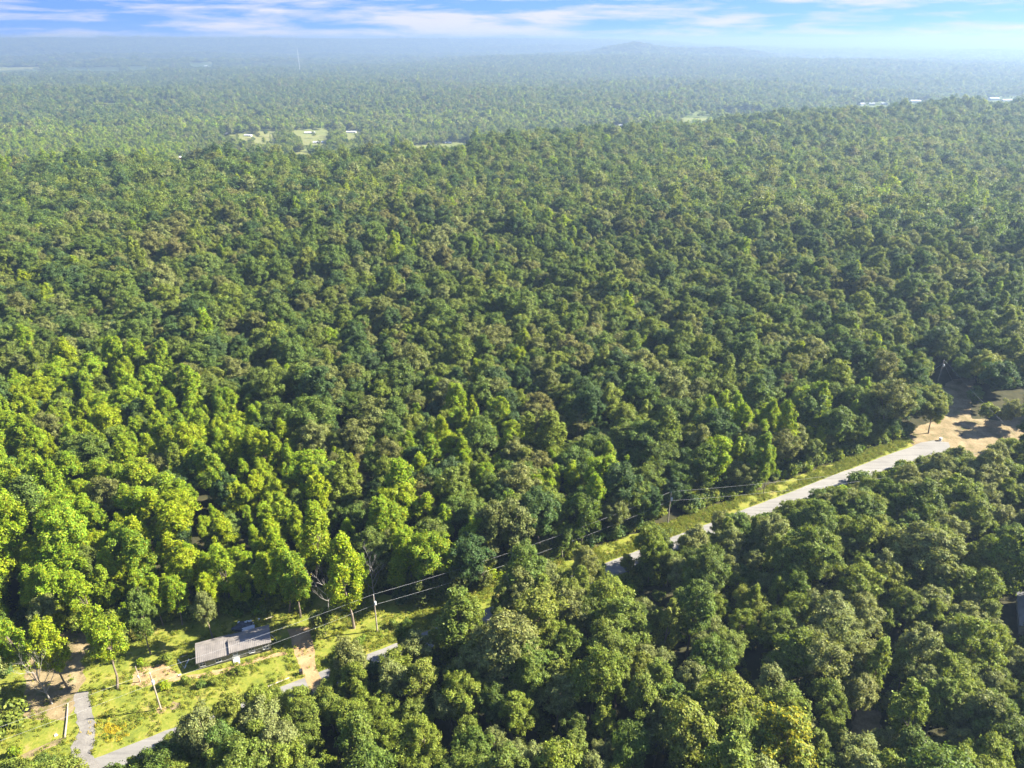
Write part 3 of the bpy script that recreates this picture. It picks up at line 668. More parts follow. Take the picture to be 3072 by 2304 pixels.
# ------------------------------------------------------------------ undergrowth, weeds and flowers
def tuft_mesh(name, seed, n, h, w, size):
    g = np.random.default_rng(seed); r = w * np.sqrt(g.random(n)); a = g.random(n) * 6.283
    base = np.stack([r * np.cos(a), r * np.sin(a), h * g.random(n) ** 0.8], -1)
    nrm = np.stack([np.cos(a) * 0.5, np.sin(a) * 0.5, np.full(n, 0.7)], -1) + g.normal(size=(n, 3)) * 0.5
    nrm /= np.linalg.norm(nrm, axis=1)[:, None]; t1 = np.cross(nrm, g.normal(size=(n, 3))); t1 /= np.linalg.norm(t1, axis=1)[:, None]; t2 = np.cross(nrm, t1)
    s = size * (0.6 + 0.8 * g.random((n, 1)))
    V = np.stack([base + t1 * s, base + t2 * s * 0.4, base - t1 * s, base - t2 * s * 0.4], 1).reshape(-1, 3)
    return mesh_np(name, V, np.arange(len(V)).reshape(-1, 4))
def tpl_collection(name, items):
    col = bpy.data.collections.new(name)
    for k, (me, mat) in enumerate(items):
        o = bpy.data.objects.new('%s%02d' % (name[:2], k), me)
        if not me.materials: me.materials.append(M[mat])
        o.material_slots[0].link = 'OBJECT'; o.material_slots[0].material = M[mat]; col.objects.link(o)
    return col
tufts = [tuft_mesh('weed_tuft', 700 + k, 46, 0.55 + 0.15 * k, 0.55, 0.16) for k in range(4)]
weed_col = tpl_collection('weeds', [(m, 'weed') for m in tufts] + [(tufts[0], 'weed'), (tufts[2], 'mid')])
flow_col = tpl_collection('flowers', [(tuft_mesh('flower_tuft', 720 + k, 40, 0.8, 0.6, 0.15), 'flower') for k in range(2)])
bush = [crown_mesh('bush_leaves', 740 + k, 1.2, 1.7, 0.05, 9, 14, 11, 0.17, 'round', 0.42, 0.02)[0] for k in range(4)]
bush_col = tpl_collection('bushes', [(bush[k % 4], m) for k, m in enumerate(['oak', 'mid', 'weed', 'mid', 'dark', 'lime', 'oak', 'mid'])])
BARE = [px_poly(p) for p in (
    [(226, 2078), (262, 2074), (288, 2170), (284, 2215), (275, 2262), (305, 2330), (225, 2330), (212, 2262), (236, 2200), (222, 2110)],
    [(865, 1888), (926, 1882), (945, 1950), (948, 2005), (985, 2060), (930, 2075), (895, 1990)],
    [(530, 2030), (700, 2000), (862, 1954), (862, 1962), (710, 2006), (540, 2042)], [(405, 2020), (490, 1996), (545, 2027), (480, 2044), (400, 2054)],
    [(70, 2108), (70, 1990), (120, 1900), (250, 1885), (250, 1990), (228, 2080), (222, 2150), (200, 2175)],
    [(470, 2128), (484, 2118), (498, 2126), (478, 2138)], [(2780, 1316), (2830, 1215), (2925, 1135), (2910, 1270), (3100, 1275), (3100, 1308), (2860, 1355)])]
BARE.append([(-63.8, 103.6), (-49.9, 109.0), (-51.7, 113.8), (-65.6, 108.4)])
def free_spots(n, tlo, thi, nlo, nhi):
    t = rng.uniform(tlo, thi, n); q = rng.random(n); lo = np.interp(t, *nlo) if isinstance(nlo, tuple) else nlo; hi = np.interp(t, *nhi) if isinstance(nhi, tuple) else nhi
    nn = lo + (hi - lo) * q; x = RA[0] + RD[0] * t + RN[0] * nn; y = RA[1] + RD[1] * t + RN[1] * nn
    ok = np.ones(n, bool)
    for p in BARE: ok &= ~in_poly(x, y, p)
    return x[ok], y[ok], t[ok], nn[ok]
VT = ([-60, -10, 10, 40, 58, 75, 100, 150, 210, 235], [38, 33, 27, 20, 12, 7.7, 6.2, 5.2, 4.8, 4.8])
def spread(name, col, k, x, y, smin, smax, label, zs=1.0):
    n = len(x); s = rng.uniform(smin, smax, n)
    scatter(name, col, np.column_stack([x, y, height(x, y)]), rng.integers(0, k, n), np.column_stack([rng.normal(0, 0.08, (n, 2)), rng.uniform(0, 6.28, n)]), np.column_stack([s, s, s * zs * rng.uniform(0.8, 1.25, n)]), label)
x, y, t, n = free_spots(22000, -40, 228, 0.35, VT)
pa = np.sin(x * 0.9 + 1) * np.cos(y * 0.8) + np.sin(x * 0.37 - y * 0.51) + rng.normal(0, 0.5, len(x)); k = pa > -0.35
B_ = BARE; BARE = [BARE[-1]]; x3, y3, t3, n3 = free_spots(3400, -40, 228, 0.35, VT); BARE = B_
q = sum(in_poly(x3, y3, p) for p in BARE[1:7]).astype(bool); x, y, pa, k = np.concatenate([x, x3[q]]), np.concatenate([y, y3[q]]), None, np.concatenate([k, rng.random(q.sum()) < 0.5])
x2, y2, _, _ = free_spots(2600, -40, 228, -8.2, -5.9)
spread('weeds', weed_col, 6, np.concatenate([x[k], x2]), np.concatenate([y[k], y2]), 0.3, 0.8, 'rough yellow-green weeds and grass on the verge and yard')
fx = [ground_at(u, v) for u, v in zip(rng.normal(335, 36, 90), rng.normal(2188, 16, 90))]
spread('flowers', flow_col, 2, np.array([p[0] for p in fx]), np.array([p[1] for p in fx]), 0.3, 0.6, 'orange-yellow wildflowers in the grass beside the gravel drive')
# brush along the edges of the wood
x, y, t, n = free_spots(1500, -60, 232, ([-60, 20, 50, 70, 235], [34, 26, 17, 7.6, 5.6]), ([-60, 20, 50, 70, 235], [56, 46, 34, 16, 13]))
edge_ok = ~(hides(x, y, np.zeros(len(x)), np.full(len(x), 1.4), np.full(len(x), 2.4)))
x2, y2, _, _ = free_spots(420, -60, 225, -11.5, -7.0); e2 = ~(hides(x2, y2, np.zeros(len(x2)), np.full(len(x2), 1.4), np.full(len(x2), 2.4)))
spread('undergrowth', bush_col, 8, np.concatenate([x[edge_ok], x2[e2]]), np.concatenate([y[edge_ok], y2[e2]]), 0.6, 1.9, 'tangled brush and saplings under the edge of the wood')

x, y, t, n = free_spots(1500, -60, 300, -75, -9)
k = ~hides(x, y, np.zeros(len(x)), np.full(len(x), 1.4), np.full(len(x), 2.4))
spread('undergrowth', bush_col, 5, x[k], y[k], 0.6, 1.6, 'shaded brush on the floor of the near wood')

# ------------------------------------------------------------------ trees that stand out
def tree_at(name, mat, shp, var, base, top, label, wide=1.0, group=None, cat='tree'):
    x, y = ground_at(*base); me, tm, R, H = SH[shp][var]
    zs = np.arange(1, 26, 0.05); v = pix(np.full(len(zs), x), np.full(len(zs), y), zs)[1]; z = float(zs[np.argmin(np.abs(v - top))])
    s = z / H
    return place_tree(name, mat, shp, var, x, y, 0.0, rnd.uniform(0, 6.28), (s * wide, s * wide, s), label, group, cat)
tree_at('broadleaf_tree', 'lime', 'oak', 2, (352, 2066), 1842, 'bright yellow-green tree standing alone between the grey house and the gravel drive', 0.80)
tree_at('broadleaf_tree', 'oak', 'oak', 0, (452, 1962), 1775, 'dull green tree behind the lone yellow-green one, at the yard edge left of the house', 0.62)
tree_at('upright_tree', 'lime', 'poplar', 1, (204, 2066), 1842, 'thin yellow-green tree with bare lower trunk on the clay left of the gravel drive', 0.85)
tree_at('upright_tree', 'lime', 'poplar', 3, (110, 2040), 1822, 'yellow-green tree over bare clay near the left edge, beside a leafless one', 0.85)
tree_at('upright_tree', 'lime', 'poplar', 0, (20, 2020), 1832, 'yellow-green tree at the left edge of the clay yard', 0.9)
tree_at('broadleaf_tree', 'sage', 'oak', 3, (26, 2172), 1905, 'large pale grey-green tree at the left edge in front of the clay yard', 0.62)
tree_at('broadleaf_tree', 'mid', 'small', 1, (14, 2215), 2118, 'low bushy green tree at the left edge above the bottom corner', 1.1)
tree_at('broadleaf_tree', 'sage', 'oak', 6, (640, 1922), 1768, 'feathery grey-green tree right behind the house beside the junk heap', 0.72)
tree_at('upright_tree', 'lime', 'poplar', 1, (902, 1852), 1652, 'tall yellow-green tree at the head of the dirt drive behind the house', 1.0)
tree_at('upright_tree', 'lime', 'poplar', 3, (868, 1836), 1640, 'tall yellow-green tree left of the grey leafless one behind the dirt drive', 1.0)
tree_at('broadleaf_tree', 'mid', 'small', 2, (978, 1908), 1826, 'bushy green tree on the right side of the dirt drive', 0.8)
tree_at('upright_tree', 'lime', 'poplar', 4, (1062, 1884), 1612, 'tallest yellow-green tree just left of the bare trunk behind the second pole', 1.05)
tree_at('upright_tree', 'lime', 'poplar', 0, (690, 1822), 1640, 'yellow-green tree in the wood straight behind the junk heap', 1.0)
for k_, (mt_, sh_, vr_, b_, tp_, w_, lb_) in enumerate([
        ('sage', 'oak', 4, (652, 2345), 2112, 0.7, 'pale grey-green tree hiding the road just right of its open stretch at the bottom left'),
        ('mid', 'oak', 2, (705, 2262), 2072, 0.75, 'green tree in front of the road below the long house'),
        ('mid', 'oak', 6, (800, 2225), 2058, 0.85, 'green tree in front of the road below the foot of the dirt drive'),
        ('sage', 'oak', 0, (1070, 2090), 1902, 0.7, 'pale tree in front of the road below the second pole'),
        ('oak', 'oak', 4, (1240, 2010), 1850, 0.6, 'small dark tree poking over the road right of the second pole'),
        ('mid', 'oak', 1, (1395, 1985), 1788, 0.8, 'broad green tree covering the road below the cedars'),
        ('sage', 'oak', 3, (1560, 1900), 1712, 0.8, 'broad pale tree covering the road left of the small gap of asphalt'),
        ('sage', 'oak', 5, (1760, 1800), 1640, 0.7, 'pale tree over the road just left of the middle road gap'),
        ('mid', 'oak', 0, (1935, 1745), 1575, 0.8, 'green tree over the road just right of the middle road gap'),
        ('sage', 'oak', 2, (2150, 1650), 1530, 0.9, 'pale tree rising before the road below the third pole')]):
    tree_at('broadleaf_tree', mt_, sh_, vr_, b_, tp_, lb_, w_, 'trees leaning over the road')
tree_at('cedar_tree', 'cedar', 'cedar', 0, (1366, 1797), 1702, 'dense conical olive-green cedar at the wood edge beyond the hidden road')
tree_at('cedar_tree', 'cedar', 'cedar', 1, (1452, 1762), 1698, 'smaller cedar to the right of the conical one at the wood edge')
tree_at('cedar_tree', 'cedar', 'cedar', 1, (1265, 1815), 1745, 'low dark cedar at the wood edge above the grassy verge')
tree_at('upright_tree', 'lime', 'poplar', 2, (1842, 1612), 1512, 'slim yellow-green spire tree at the edge of the verge left of the third pole', 0.62)
tree_at('upright_tree', 'lime', 'poplar', 4, (2290, 1482), 1345, 'yellow-topped tree at the roadside where the road comes into view', 0.8)
tree_at('broadleaf_tree', 'olive', 'oak', 1, (2640, 1330), 1140, 'big round olive tree behind the far end of the road', 0.95)
tree_at('broadleaf_tree', 'mid', 'oak', 4, (2785, 1300), 1195, 'spreading light green tree at the corner of the road end and dirt yard', 1.0)
tree_at('broadleaf_tree', 'mid', 'small', 0, (2955, 1272), 1213, 'small light green tree standing in the dirt yard', 0.9)
tree_at('broadleaf_tree', 'yellow', 'oak', 6, (2335, 2400), 2165, 'green tree flecked with yellow leaves in the wood near the bottom edge', 1.2)

def bare_tree(name, seed, base, top, label, spreadw=1.0, mat='deadwood'):
    x, y = ground_at(*base); zs = np.arange(1, 26, 0.05); v = pix(np.full(len(zs), x), np.full(len(zs), y), zs)[1]; H = float(zs[np.argmin(np.abs(v - top))])
    g = random.Random(seed); e = empty(name, (x, y, 0)); tag(e, label, 'dead tree', 'leafless trees')
    tr = MB(); br = MB(); pts = [Vector((0, 0, -0.2))]; d = Vector((g.uniform(-0.15, 0.15), g.uniform(-0.1, 0.1), 1))
    for i in range(5): pts.append(pts[-1] + d * H * 0.13 + Vector((g.uniform(-0.15, 0.15), g.uniform(-0.15, 0.15), 0)))
    r0 = 0.012 * H; tr.tube(pts, [r0 * (1 - 0.11 * i) for i in range(6)], 7)
    def grow(p, d, L, r, depth):
        q = p + d * L * 0.5 + Vector((g.uniform(-.1, .1), g.uniform(-.1, .1), 0.05)) * L; w = q + (d + Vector((0, 0, 0.25))).normalized() * L * 0.5
        br.tube([p, q, w], [r, r * 0.75, r * 0.45], 5, False)
        if depth:
            for _ in range(2 if depth > 3 else 3):
                nd = (d + Vector((g.uniform(-1, 1), g.uniform(-1, 1), g.uniform(-0.2, 0.8))) * 0.75).normalized()
                grow(w if g.random() < 0.6 else q, nd, L * g.uniform(0.5, 0.75), r * 0.5, depth - 1)
    for k in range(8):
        a = k * 2.4 + g.random(); grow(pts[2 + k % 4], Vector((math.cos(a) * spreadw, math.sin(a) * spreadw, 0.9)).normalized(), H * g.uniform(0.2, 0.3), r0 * 0.5, 4)
    tr.build('trunk', M[mat], e); br.build('branches', M[mat], e)
bare_tree('dead_tree', 3, (157, 2112), 1965, 'leafless grey tree standing on the clay yard left of the gravel drive', 0.7)
bare_tree('dead_tree', 5, (984, 1834), 1716, 'grey leafless tree at the wood edge between the house and the second pole', 0.9)
bare_tree('dead_tree', 9, (1126, 1800), 1660, 'bare dead trunk with stub branches rising behind the second pole', 0.6)
bare_tree('dead_tree', 12, (1392, 1625), 1535, 'pale dead snag deep in the wood beyond the cedars', 0.6)
bare_tree('dead_tree', 15, (138, 1200), 1095, 'whitish dead tree far back on the left, just above the yellow-green trees', 0.8)

def yard_bush(base, s, mat, var, label):
    x, y = ground_at(*base); e = empty('bush', (x, y, 0), rnd.uniform(0, 6), s * 0.8); tag(e, label, 'bush', 'bushes in the yard')
    st = MB()
    for k in range(5):
        a = k * 1.26; st.tube([(0, 0, -0.1), (0.25 * math.cos(a), 0.25 * math.sin(a), 0.6), (0.6 * math.cos(a), 0.6 * math.sin(a), 1.2)], [0.04, 0.03, 0.012], 5, False)
    st.build('stems', M['bark'], e); c = link(bpy.data.objects.new('foliage', bush[var]), e); c.material_slots[0].link = 'OBJECT'; c.material_slots[0].material = M[mat]
yard_bush((500, 1992), 1.2, 'mid', 0, 'bush beside the dirt patch left of the house')
yard_bush((432, 1990), 0.9, 'lime', 1, 'small yellow-green bush behind the dirt patch')
yard_bush((562, 2048), 1.0, 'mid', 2, 'bush in the grass below the left end of the house')
yard_bush((600, 2060), 0.9, 'oak', 3, 'dark bush in the grass in front of the house, left of the middle')
yard_bush((712, 2025), 1.1, 'mid', 1, 'leafy bush in front of the house door below the dirt path')
yard_bush((640, 2055), 0.8, 'mid', 0, 'low bush in the grass below the second window of the house')
yard_bush((495, 2060), 1.0, 'lime', 3, 'yellow-green bush just right of the nearest power pole')
yard_bush((50, 2262), 1.1, 'lime', 2, 'yellow-green bush in the bottom left corner beside the pale track')
yard_bush((1075, 1925), 1.2, 'weed', 1, 'yellow-green bush in the verge left of the second pole')
yard_bush((1185, 1880), 1.1, 'mid', 2, 'bush in the verge right of the second pole')

# ------------------------------------------------------------------ the long grey house
def siding_mat(name, col):
    m, t, b = new_mat(name); tc = N(t, 'ShaderNodeTexCoord').outputs['Object']
    sep = N(t, 'ShaderNodeSeparateXYZ'); t.links.new(tc, sep.inputs[0])
    f = math_n(t, 'FRACT', math_n(t, 'MULTIPLY', sep.outputs[2], 5.0))
    n = noise_n(t, 1.6, 6, 0.65, tc)
    c = ramp_n(t, n, [(0.3, tuple(x * 0.7 for x in col)), (0.7, tuple(x * 1.2 for x in col))])
    t.links.new(c, b.inputs['Base Color']); b.inputs['Roughness'].default_value = 0.8
    bm = N(t, 'ShaderNodeBump'); bm.inputs['Strength'].default_value = 0.8; bm.inputs['Distance'].default_value = 0.04; t.links.new(f, bm.inputs['Height']); t.links.new(bm.outputs[0], b.inputs['Normal'])
    return m
M['siding'] = siding_mat('siding', (0.25, 0.235, 0.18)); M['white'] = plain('white_paint', (0.58, 0.58, 0.57), 0.6, 0.08); M['glass'] = plain('window_glass', (0.045, 0.055, 0.07), 0.12, 0.2)
M['roof'] = plain('metal_roof', (0.165, 0.148, 0.135), 0.55, 0.25, 0.7); M['roof2'] = plain('grey_metal_roof', (0.20, 0.20, 0.20), 0.55, 0.2, 0.8); M['dark_trim'] = plain('dark_trim', (0.05, 0.045, 0.04), 0.8)
def ribbed_roof(name, parent, mat, x0, x1, ya, za, yb, zb, rib=0.36):
    """roof plane of ribbed sheet running from eave (ya, za) to ridge (yb, zb)"""
    mb = MB(); mb.slab([(x0, ya, za), (x1, ya, za), (x1, yb, zb), (x0, yb, zb)], 0.07); x = x0 + 0.06
    dn = Vector((0, -(zb - za), yb - ya)).normalized() * 0.05
    if dn.z < 0: dn = -dn
    while x < x1 - 0.05:
        a = [(x, ya, za), (x + 0.11, ya, za), (x + 0.11, yb, zb), (x, yb, zb)]
        mb.add(a + [(p[0], p[1] + dn.y, p[2] + dn.z) for p in a], [(4, 5, 6, 7), (0, 1, 5, 4), (1, 2, 6, 5), (2, 3, 7, 6), (3, 0, 4, 7)]); x += rib
    return mb.build(name, mat, parent)
HA = math.atan2(5.2, 13.1); house = empty('house', (-63.4, 104.3, 0), HA)
tag(house, 'long low house with grey-brown metal roof and white windows behind the dirt path', 'house')
XM, XL, D_ = 6.3, 14.1, 4.4
w = MB(); w.box(0, XM, 0, D_, 0.35, 2.28); w.box(XM, XL, 0.003, D_ - 0.003, 0.35, 2.62)
w.add([(XM + 0.02, 0.01, 2.6), (XM + 0.02, D_ - 0.01, 2.6), (XM + 0.02, D_ / 2, 3.2), (XL - 0.02, 0.01, 2.6), (XL - 0.02, D_ - 0.01, 2.6), (XL - 0.02, D_ / 2, 3.2)], [(0, 1, 2)[::-1], (3, 4, 5), (0, 2, 5, 3), (2, 1, 4, 5)])
w.add([(0.02, 0.01, 2.26), (0.02, 3.2, 3.0), (0.02, D_ - 0.01, 2.75), (0.02, D_ - 0.01, 2.26), (XM - 0.01, 0.01, 2.26), (XM - 0.01, 3.2, 3.0), (XM - 0.01, D_ - 0.01, 2.75), (XM - 0.01, D_ - 0.01, 2.26)], [(0, 1, 2, 3), (7, 6, 5, 4), (2, 6, 7, 3)])
w.build('wall', M['siding'], house)
MB().box(0.05, XL - 0.05, 0.05, D_ - 0.05, 0.0, 0.35).build('skirting', M['dark_trim'], house)
r = ribbed_roof('roof', house, M['roof'], -0.25, XM + 0.1, -0.4, 2.25, 3.2, 3.12); r['label'] = 'lower left roof section in full sun'
ribbed_roof('roof', house, M['roof'], -0.25, XM + 0.1, D_ + 0.35, 2.78, 3.21, 3.12)
r = ribbed_roof('roof', house, M['roof'], XM - 0.25, XL + 0.25, -0.45, 2.60, D_ / 2, 3.30); r['label'] = 'higher right roof section dappled with tree shade'
ribbed_roof('roof', house, M['roof'], XM - 0.25, XL + 0.25, D_ + 0.35, 2.66, D_ / 2 + 0.01, 3.30)
MB().box(XM - 0.25, XL + 0.25, D_ / 2 - 0.12, D_ / 2 + 0.12, 3.30, 3.36).build('ridge_cap', M['roof'], house)
MB().box(-0.27, XM - 0.3, -0.47, -0.41, 2.10, 2.25).build('fascia', M['dark_trim'], house)
MB().box(XM - 0.27, XL + 0.27, -0.52, -0.46, 2.45, 2.60).build('fascia', M['dark_trim'], house)
for xc in (0.85, 3.85, 10.35, 13.1):
    z0, z1, hw = 0.85, 2.1, 0.52; f = MB()
    f.box(xc - hw - 0.1, xc - hw, -0.08, 0.0, z0 - 0.1, z1 + 0.1); f.box(xc + hw, xc + hw + 0.1, -0.08, 0.0, z0 - 0.1, z1 + 0.1)
    f.box(xc - hw, xc + hw, -0.078, 0.0, z1, z1 + 0.1); f.box(xc - hw, xc + hw, -0.12, 0.0, z0 - 0.1, z0); f.box(xc - hw, xc + hw, -0.07, 0.0, (z0 + z1) / 2 - 0.05, (z0 + z1) / 2 + 0.05)
    f.box(xc - 0.03, xc + 0.03, -0.066, 0.0, z0, (z0 + z1) / 2 - 0.05); f.box(xc - 0.03, xc + 0.03, -0.066, 0.0, (z0 + z1) / 2 + 0.05, z1)
    wi = f.build('window', M['white'], house)
    for zz in (z0, (z0 + z1) / 2 + 0.05):
        for sx in (-1, 1):
            a_, b_ = sorted((xc + sx * 0.03, xc + sx * hw)); MB().box(a_, b_, -0.03, -0.005, zz, zz + (z1 - z0) / 2 - 0.05).build('pane', M['glass'], wi)
dr = MB().box(6.72, 7.64, -0.07, -0.004, 0.36, 2.4).build('door', M['white'], house)
for i in range(3):
    for j in range(2): MB().box(6.86 + i * 0.22, 7.04 + i * 0.22, -0.085, -0.072, 1.55 + j * 0.36, 1.85 + j * 0.36).build('pane', M['glass'], dr)
st = MB(); st.box(6.65, 7.8, -0.55, -0.09, 0.0, 0.36); st.box(6.65, 7.8, -0.95, -0.555, 0.0, 0.24); st.box(6.65, 7.8, -1.35, -0.955, 0.0, 0.12)
stp = st.build('steps', M['white'], house)
for xx in (6.63, 7.82): MB().tube([(xx, -1.3, 0.0), (xx, -1.3, 0.95), (xx, -0.1, 1.2)], 0.03, 6).build('handrail', M['white'], stp)

def hloc(x, y, z=0.0): return (-63.4 + math.cos(HA) * x - math.sin(HA) * y, 104.3 + math.sin(HA) * x + math.cos(HA) * y, z)
def one(name, mb, mat, loc, rz, label, cat, group=None):
    o = mb.build(name, mat); o.location = loc; o.rotation_euler = (0, 0, rz); return tag(o, label, cat, group)
M['tarp'] = plain('dark_tarp', (0.035, 0.04, 0.05), 0.5, 0.4, 2.0); M['bagwhite'] = plain('white_bag', (0.6, 0.62, 0.66), 0.5, 0.2); M['teal'] = plain('teal_plastic', (0.10, 0.34, 0.34), 0.5); M['tin'] = plain('tin_sheet', (0.42, 0.43, 0.46), 0.45, 0.2)
M['wood'] = plain('pale_wood', (0.52, 0.46, 0.36), 0.8, 0.2, 6); M['pole'] = plain('pole_wood', (0.27, 0.225, 0.18), 0.85, 0.25, 5); M['wire'] = plain('wire', (0.38, 0.38, 0.38), 0.5, 0.1); M['can'] = plain('transformer_grey', (0.55, 0.57, 0.58), 0.4, 0.1); M['blackp'] = plain('black_plastic', (0.02, 0.02, 0.022), 0.45); M['bluep'] = plain('blue_plastic', (0.05, 0.18, 0.60), 0.45); M['ceramic'] = plain('ceramic', (0.5, 0.5, 0.5), 0.3)
def lump(seed, a, b, c):
    g = random.Random(seed); bm = bmesh.new(); bmesh.ops.create_icosphere(bm, subdivisions=3, radius=1.0)
    for v in bm.verts:
        p = v.co.normalized(); k = 1 + 0.22 * math.sin(p.x * 5 + seed) * math.cos(p.y * 4 - seed) + 0.12 * math.sin(p.z * 9 + seed * 2) + g.uniform(-0.06, 0.06)
        v.co = Vector((p.x * a * k, p.y * b * k, max(-0.02, p.z * c * k)))
    mb = MB(); bm.verts.index_update(); mb.add([v.co[:] for v in bm.verts], [tuple(v.index for v in f.verts) for f in bm.faces]); bm.free(); return mb
one('tarp_heap', lump(2, 2.2, 1.3, 1.1), M['tarp'], hloc(8.8, 9.0), HA, 'dark heap of covered junk behind the house', 'junk heap')
for k, (px_, py_, s) in enumerate([(9.2, 8.9, .30), (9.8, 8.7, .36), (10.2, 8.3, .30), (9.5, 8.2, .26), (10.5, 8.8, .24), (10.7, 7.9, .34), (8.2, 8.6, .28), (7.6, 7.9, .25), (8.0, 7.0, .22)]):
    zz = 0.5 if k in (3, 6) else 0.0
    one('trash_bag', lump(10 + k, s * 1.3, s * 1.1, s * 1.2), M['bagwhite'], hloc(px_, py_ + 1.5, zz), k, 'white bag of rubbish, %s from the left end of the junk heap behind the house' % ORD[1 + sorted([9.2, 9.8, 10.2, 9.5, 10.5, 10.7, 8.2, 7.6, 8.0]).index(px_)], 'bag', 'white bags on the junk heap')
one('trash_bag', lump(31, 0.3, 0.28, 0.28), M['bagwhite'], hloc(12.2, 10.2), 0, 'single pale bag lying apart in shade behind the house', 'bag')
one('metal_sheet', MB().slab([(-1.3, -0.5, 0.15), (1.3, -0.5, 0.15), (1.4, 0.5, 0.95), (-1.2, 0.5, 0.8)], 0.04), M['tin'], hloc(9.9, 7.4), HA, 'grey metal sheet leaning on the junk heap behind the house', 'metal sheet')
tb = MB(); tb.box(-0.6, 0.6, -0.3, 0.3, 0, 0.08)
for bx in ((-0.6, 0.6, -0.3, -0.24), (-0.6, 0.6, 0.24, 0.3), (-0.6, -0.54, -0.24, 0.24), (0.54, 0.6, -0.24, 0.24)): tb.box(*bx, 0.08, 0.4)
one('plastic_tub', tb, M['teal'], hloc(7.1, 6.9), HA + 0.2, 'teal plastic tub on the ground behind the house', 'tub')
lp = empty('leaning_door', hloc(14.9, 2.1), HA + 0.35); tag(lp, 'white panelled door leaning against the right end of the house', 'door panel')
MB().slab([(0.45, -0.5, 0.02), (0.45, 0.5, 0.02), (-0.25, 0.5, 1.9), (-0.25, -0.5, 1.9)], 0.05).build('leaf', M['white'], lp)
for zz in (0.3, 1.0):
    for yy in (-0.36, 0.06):
        a0 = 0.45 - 0.7 * zz / 1.9; a1 = 0.45 - 0.7 * (zz + 0.6) / 1.9
        MB().slab([(a0 + 0.03, yy, zz), (a0 + 0.03, yy + 0.3, zz), (a1 + 0.03, yy + 0.3, zz + 0.6), (a1 + 0.03, yy, zz + 0.6)], 0.02).build('panel', M['bagwhite'], lp)
def plank(a, b, label, mat='white', wdt=0.1, name='plank', cat='plank', th=0.08):
    (x0, y0), (x1, y1) = ground_at(*a), ground_at(*b); L = math.hypot(x1 - x0, y1 - y0)
    mb = MB(); mb.box(0, L, -wdt, wdt, 0.05, 0.05 + th); return one(name, mb, M[mat], (x0, y0, 0), math.atan2(y1 - y0, x1 - x0), label, cat)
plank((535, 1980), (551, 2002), 'white board on the ground left of the house, left one of a V')
plank((567, 1977), (554, 2006), 'white board on the ground left of the house, right one of a V')
plank((532, 1976), (562, 1965), 'pale board lying behind the V of white boards', 'wood')
plank((805, 2060), (868, 2034), 'long pale board in the grass between the house and the road', 'wood')
plank((718, 1975), (735, 1970), 'short white board by the foot of the house steps')
plank((798, 1858), (822, 1849), 'pale board in the shade behind the right end of the house', 'wood')
(x0, y0), (x1, y1) = ground_at(195, 2215), ground_at(204, 2112); lg = MB().tube([(x0, y0, 0.17), ((x0 + x1) / 2 + 0.1, (y0 + y1) / 2, 0.2), (x1, y1, 0.17)], [0.17, 0.15, 0.12], 8)
tag(lg.build('log', M['pole']), 'long straight log lying along the left side of the gravel drive', 'log')
x0, y0 = ground_at(421, 2046); po = empty('post', (x0, y0, 0)); tag(po, 'short brown post with a box by the dirt patch left of the nearest pole', 'post')
MB().tube([(0, 0, -0.2), (0.02, 0, 2.0), (-0.05, 0.03, 4.2)], [0.12, 0.11, 0.09], 7).build('shaft', M['pole'], po); MB().box(-0.14, 0.14, -0.24, -0.12, 1.4, 1.9).build('meter_box', M['can'], po)

# ------------------------------------------------------------------ power line
POLES = []
def power_pole(base, h, label, lean=(0, 0), can=1.9, guys=(), arm=False, xy=None):
    x, y = xy or ground_at(*base); e = empty('utility_pole', (x, y, 0), math.atan2(RD[1], RD[0])); tag(e, label, 'utility pole', 'utility poles of the power line')
    MB().tube([(0, 0, -0.3), (lean[0] * 0.5, lean[1] * 0.5, h / 2), (lean[0], lean[1], h)], [0.17, 0.145, 0.115], 9).build('shaft', M['pole'], e)
    MB().tube([(lean[0], lean[1], h), (lean[0], lean[1], h + 0.1), (lean[0], lean[1], h + 0.22), (lean[0], lean[1], h + 0.3)], [0.05, 0.08, 0.06, 0.03], 8).build('insulator', M['ceramic'], e)
    zt = h - can
    MB().tube([(0.1 + lean[0], -0.36, zt - 0.45), (0.1 + lean[0], -0.36, zt - 0.4), (0.1 + lean[0], -0.36, zt + 0.35), (0.1 + lean[0], -0.36, zt + 0.45)], [0.2, 0.24, 0.24, 0.14], 12).build('transformer', M['can'], e)
    MB().tube([(0.1 + lean[0], -0.36, zt + 0.45), (0.1 + lean[0], -0.36, zt + 0.62)], [0.06, 0.04], 6).build('bushing', M['ceramic'], e)
    MB().box(lean[0] - 0.05, lean[0] + 0.1, -0.2, -0.12, zt - 0.3, zt + 0.3).build('bracket', M['can'], e)
    MB().tube([(lean[0] + 0.12, -0.12, zt - 0.75), (lean[0] + 0.12, -0.12, zt - 0.6)], 0.05, 6).build('lower_insulator', M['ceramic'], e)
    for gx, gy in guys: MB().tube([(lean[0], lean[1], h - 0.8), (gx, gy, 0.0)], 0.025, 5).build('guy_wire', M['wire'], e)
    ca, sa = RD; wx, wy = x + ca * lean[0] - sa * lean[1], y + sa * lean[0] + ca * lean[1]
    POLES.append((Vector((wx, wy, h + 0.3)), Vector((wx, wy, zt - 0.68)))); return e
power_pole((483, 2129), 9.5, 'brown wooden power pole standing in the grass left of the house')
power_pole((1132, 1893), 10.0, 'pale wooden power pole with grey transformer on the verge right of the dirt drive')
power_pole((2003, 1568), 9.6, 'wooden power pole with transformer at the middle of the road')
power_pole(None, 10.0, 'wooden power pole half hidden among trees at the right edge', xy=(151.5, 177.5))
power_pole((2812, 1147), 8.8, 'power pole with guy wires at the back of the dirt yard', lean=(0.3, 0), guys=((5.0, -3.0), (-1.0, 5.0)))
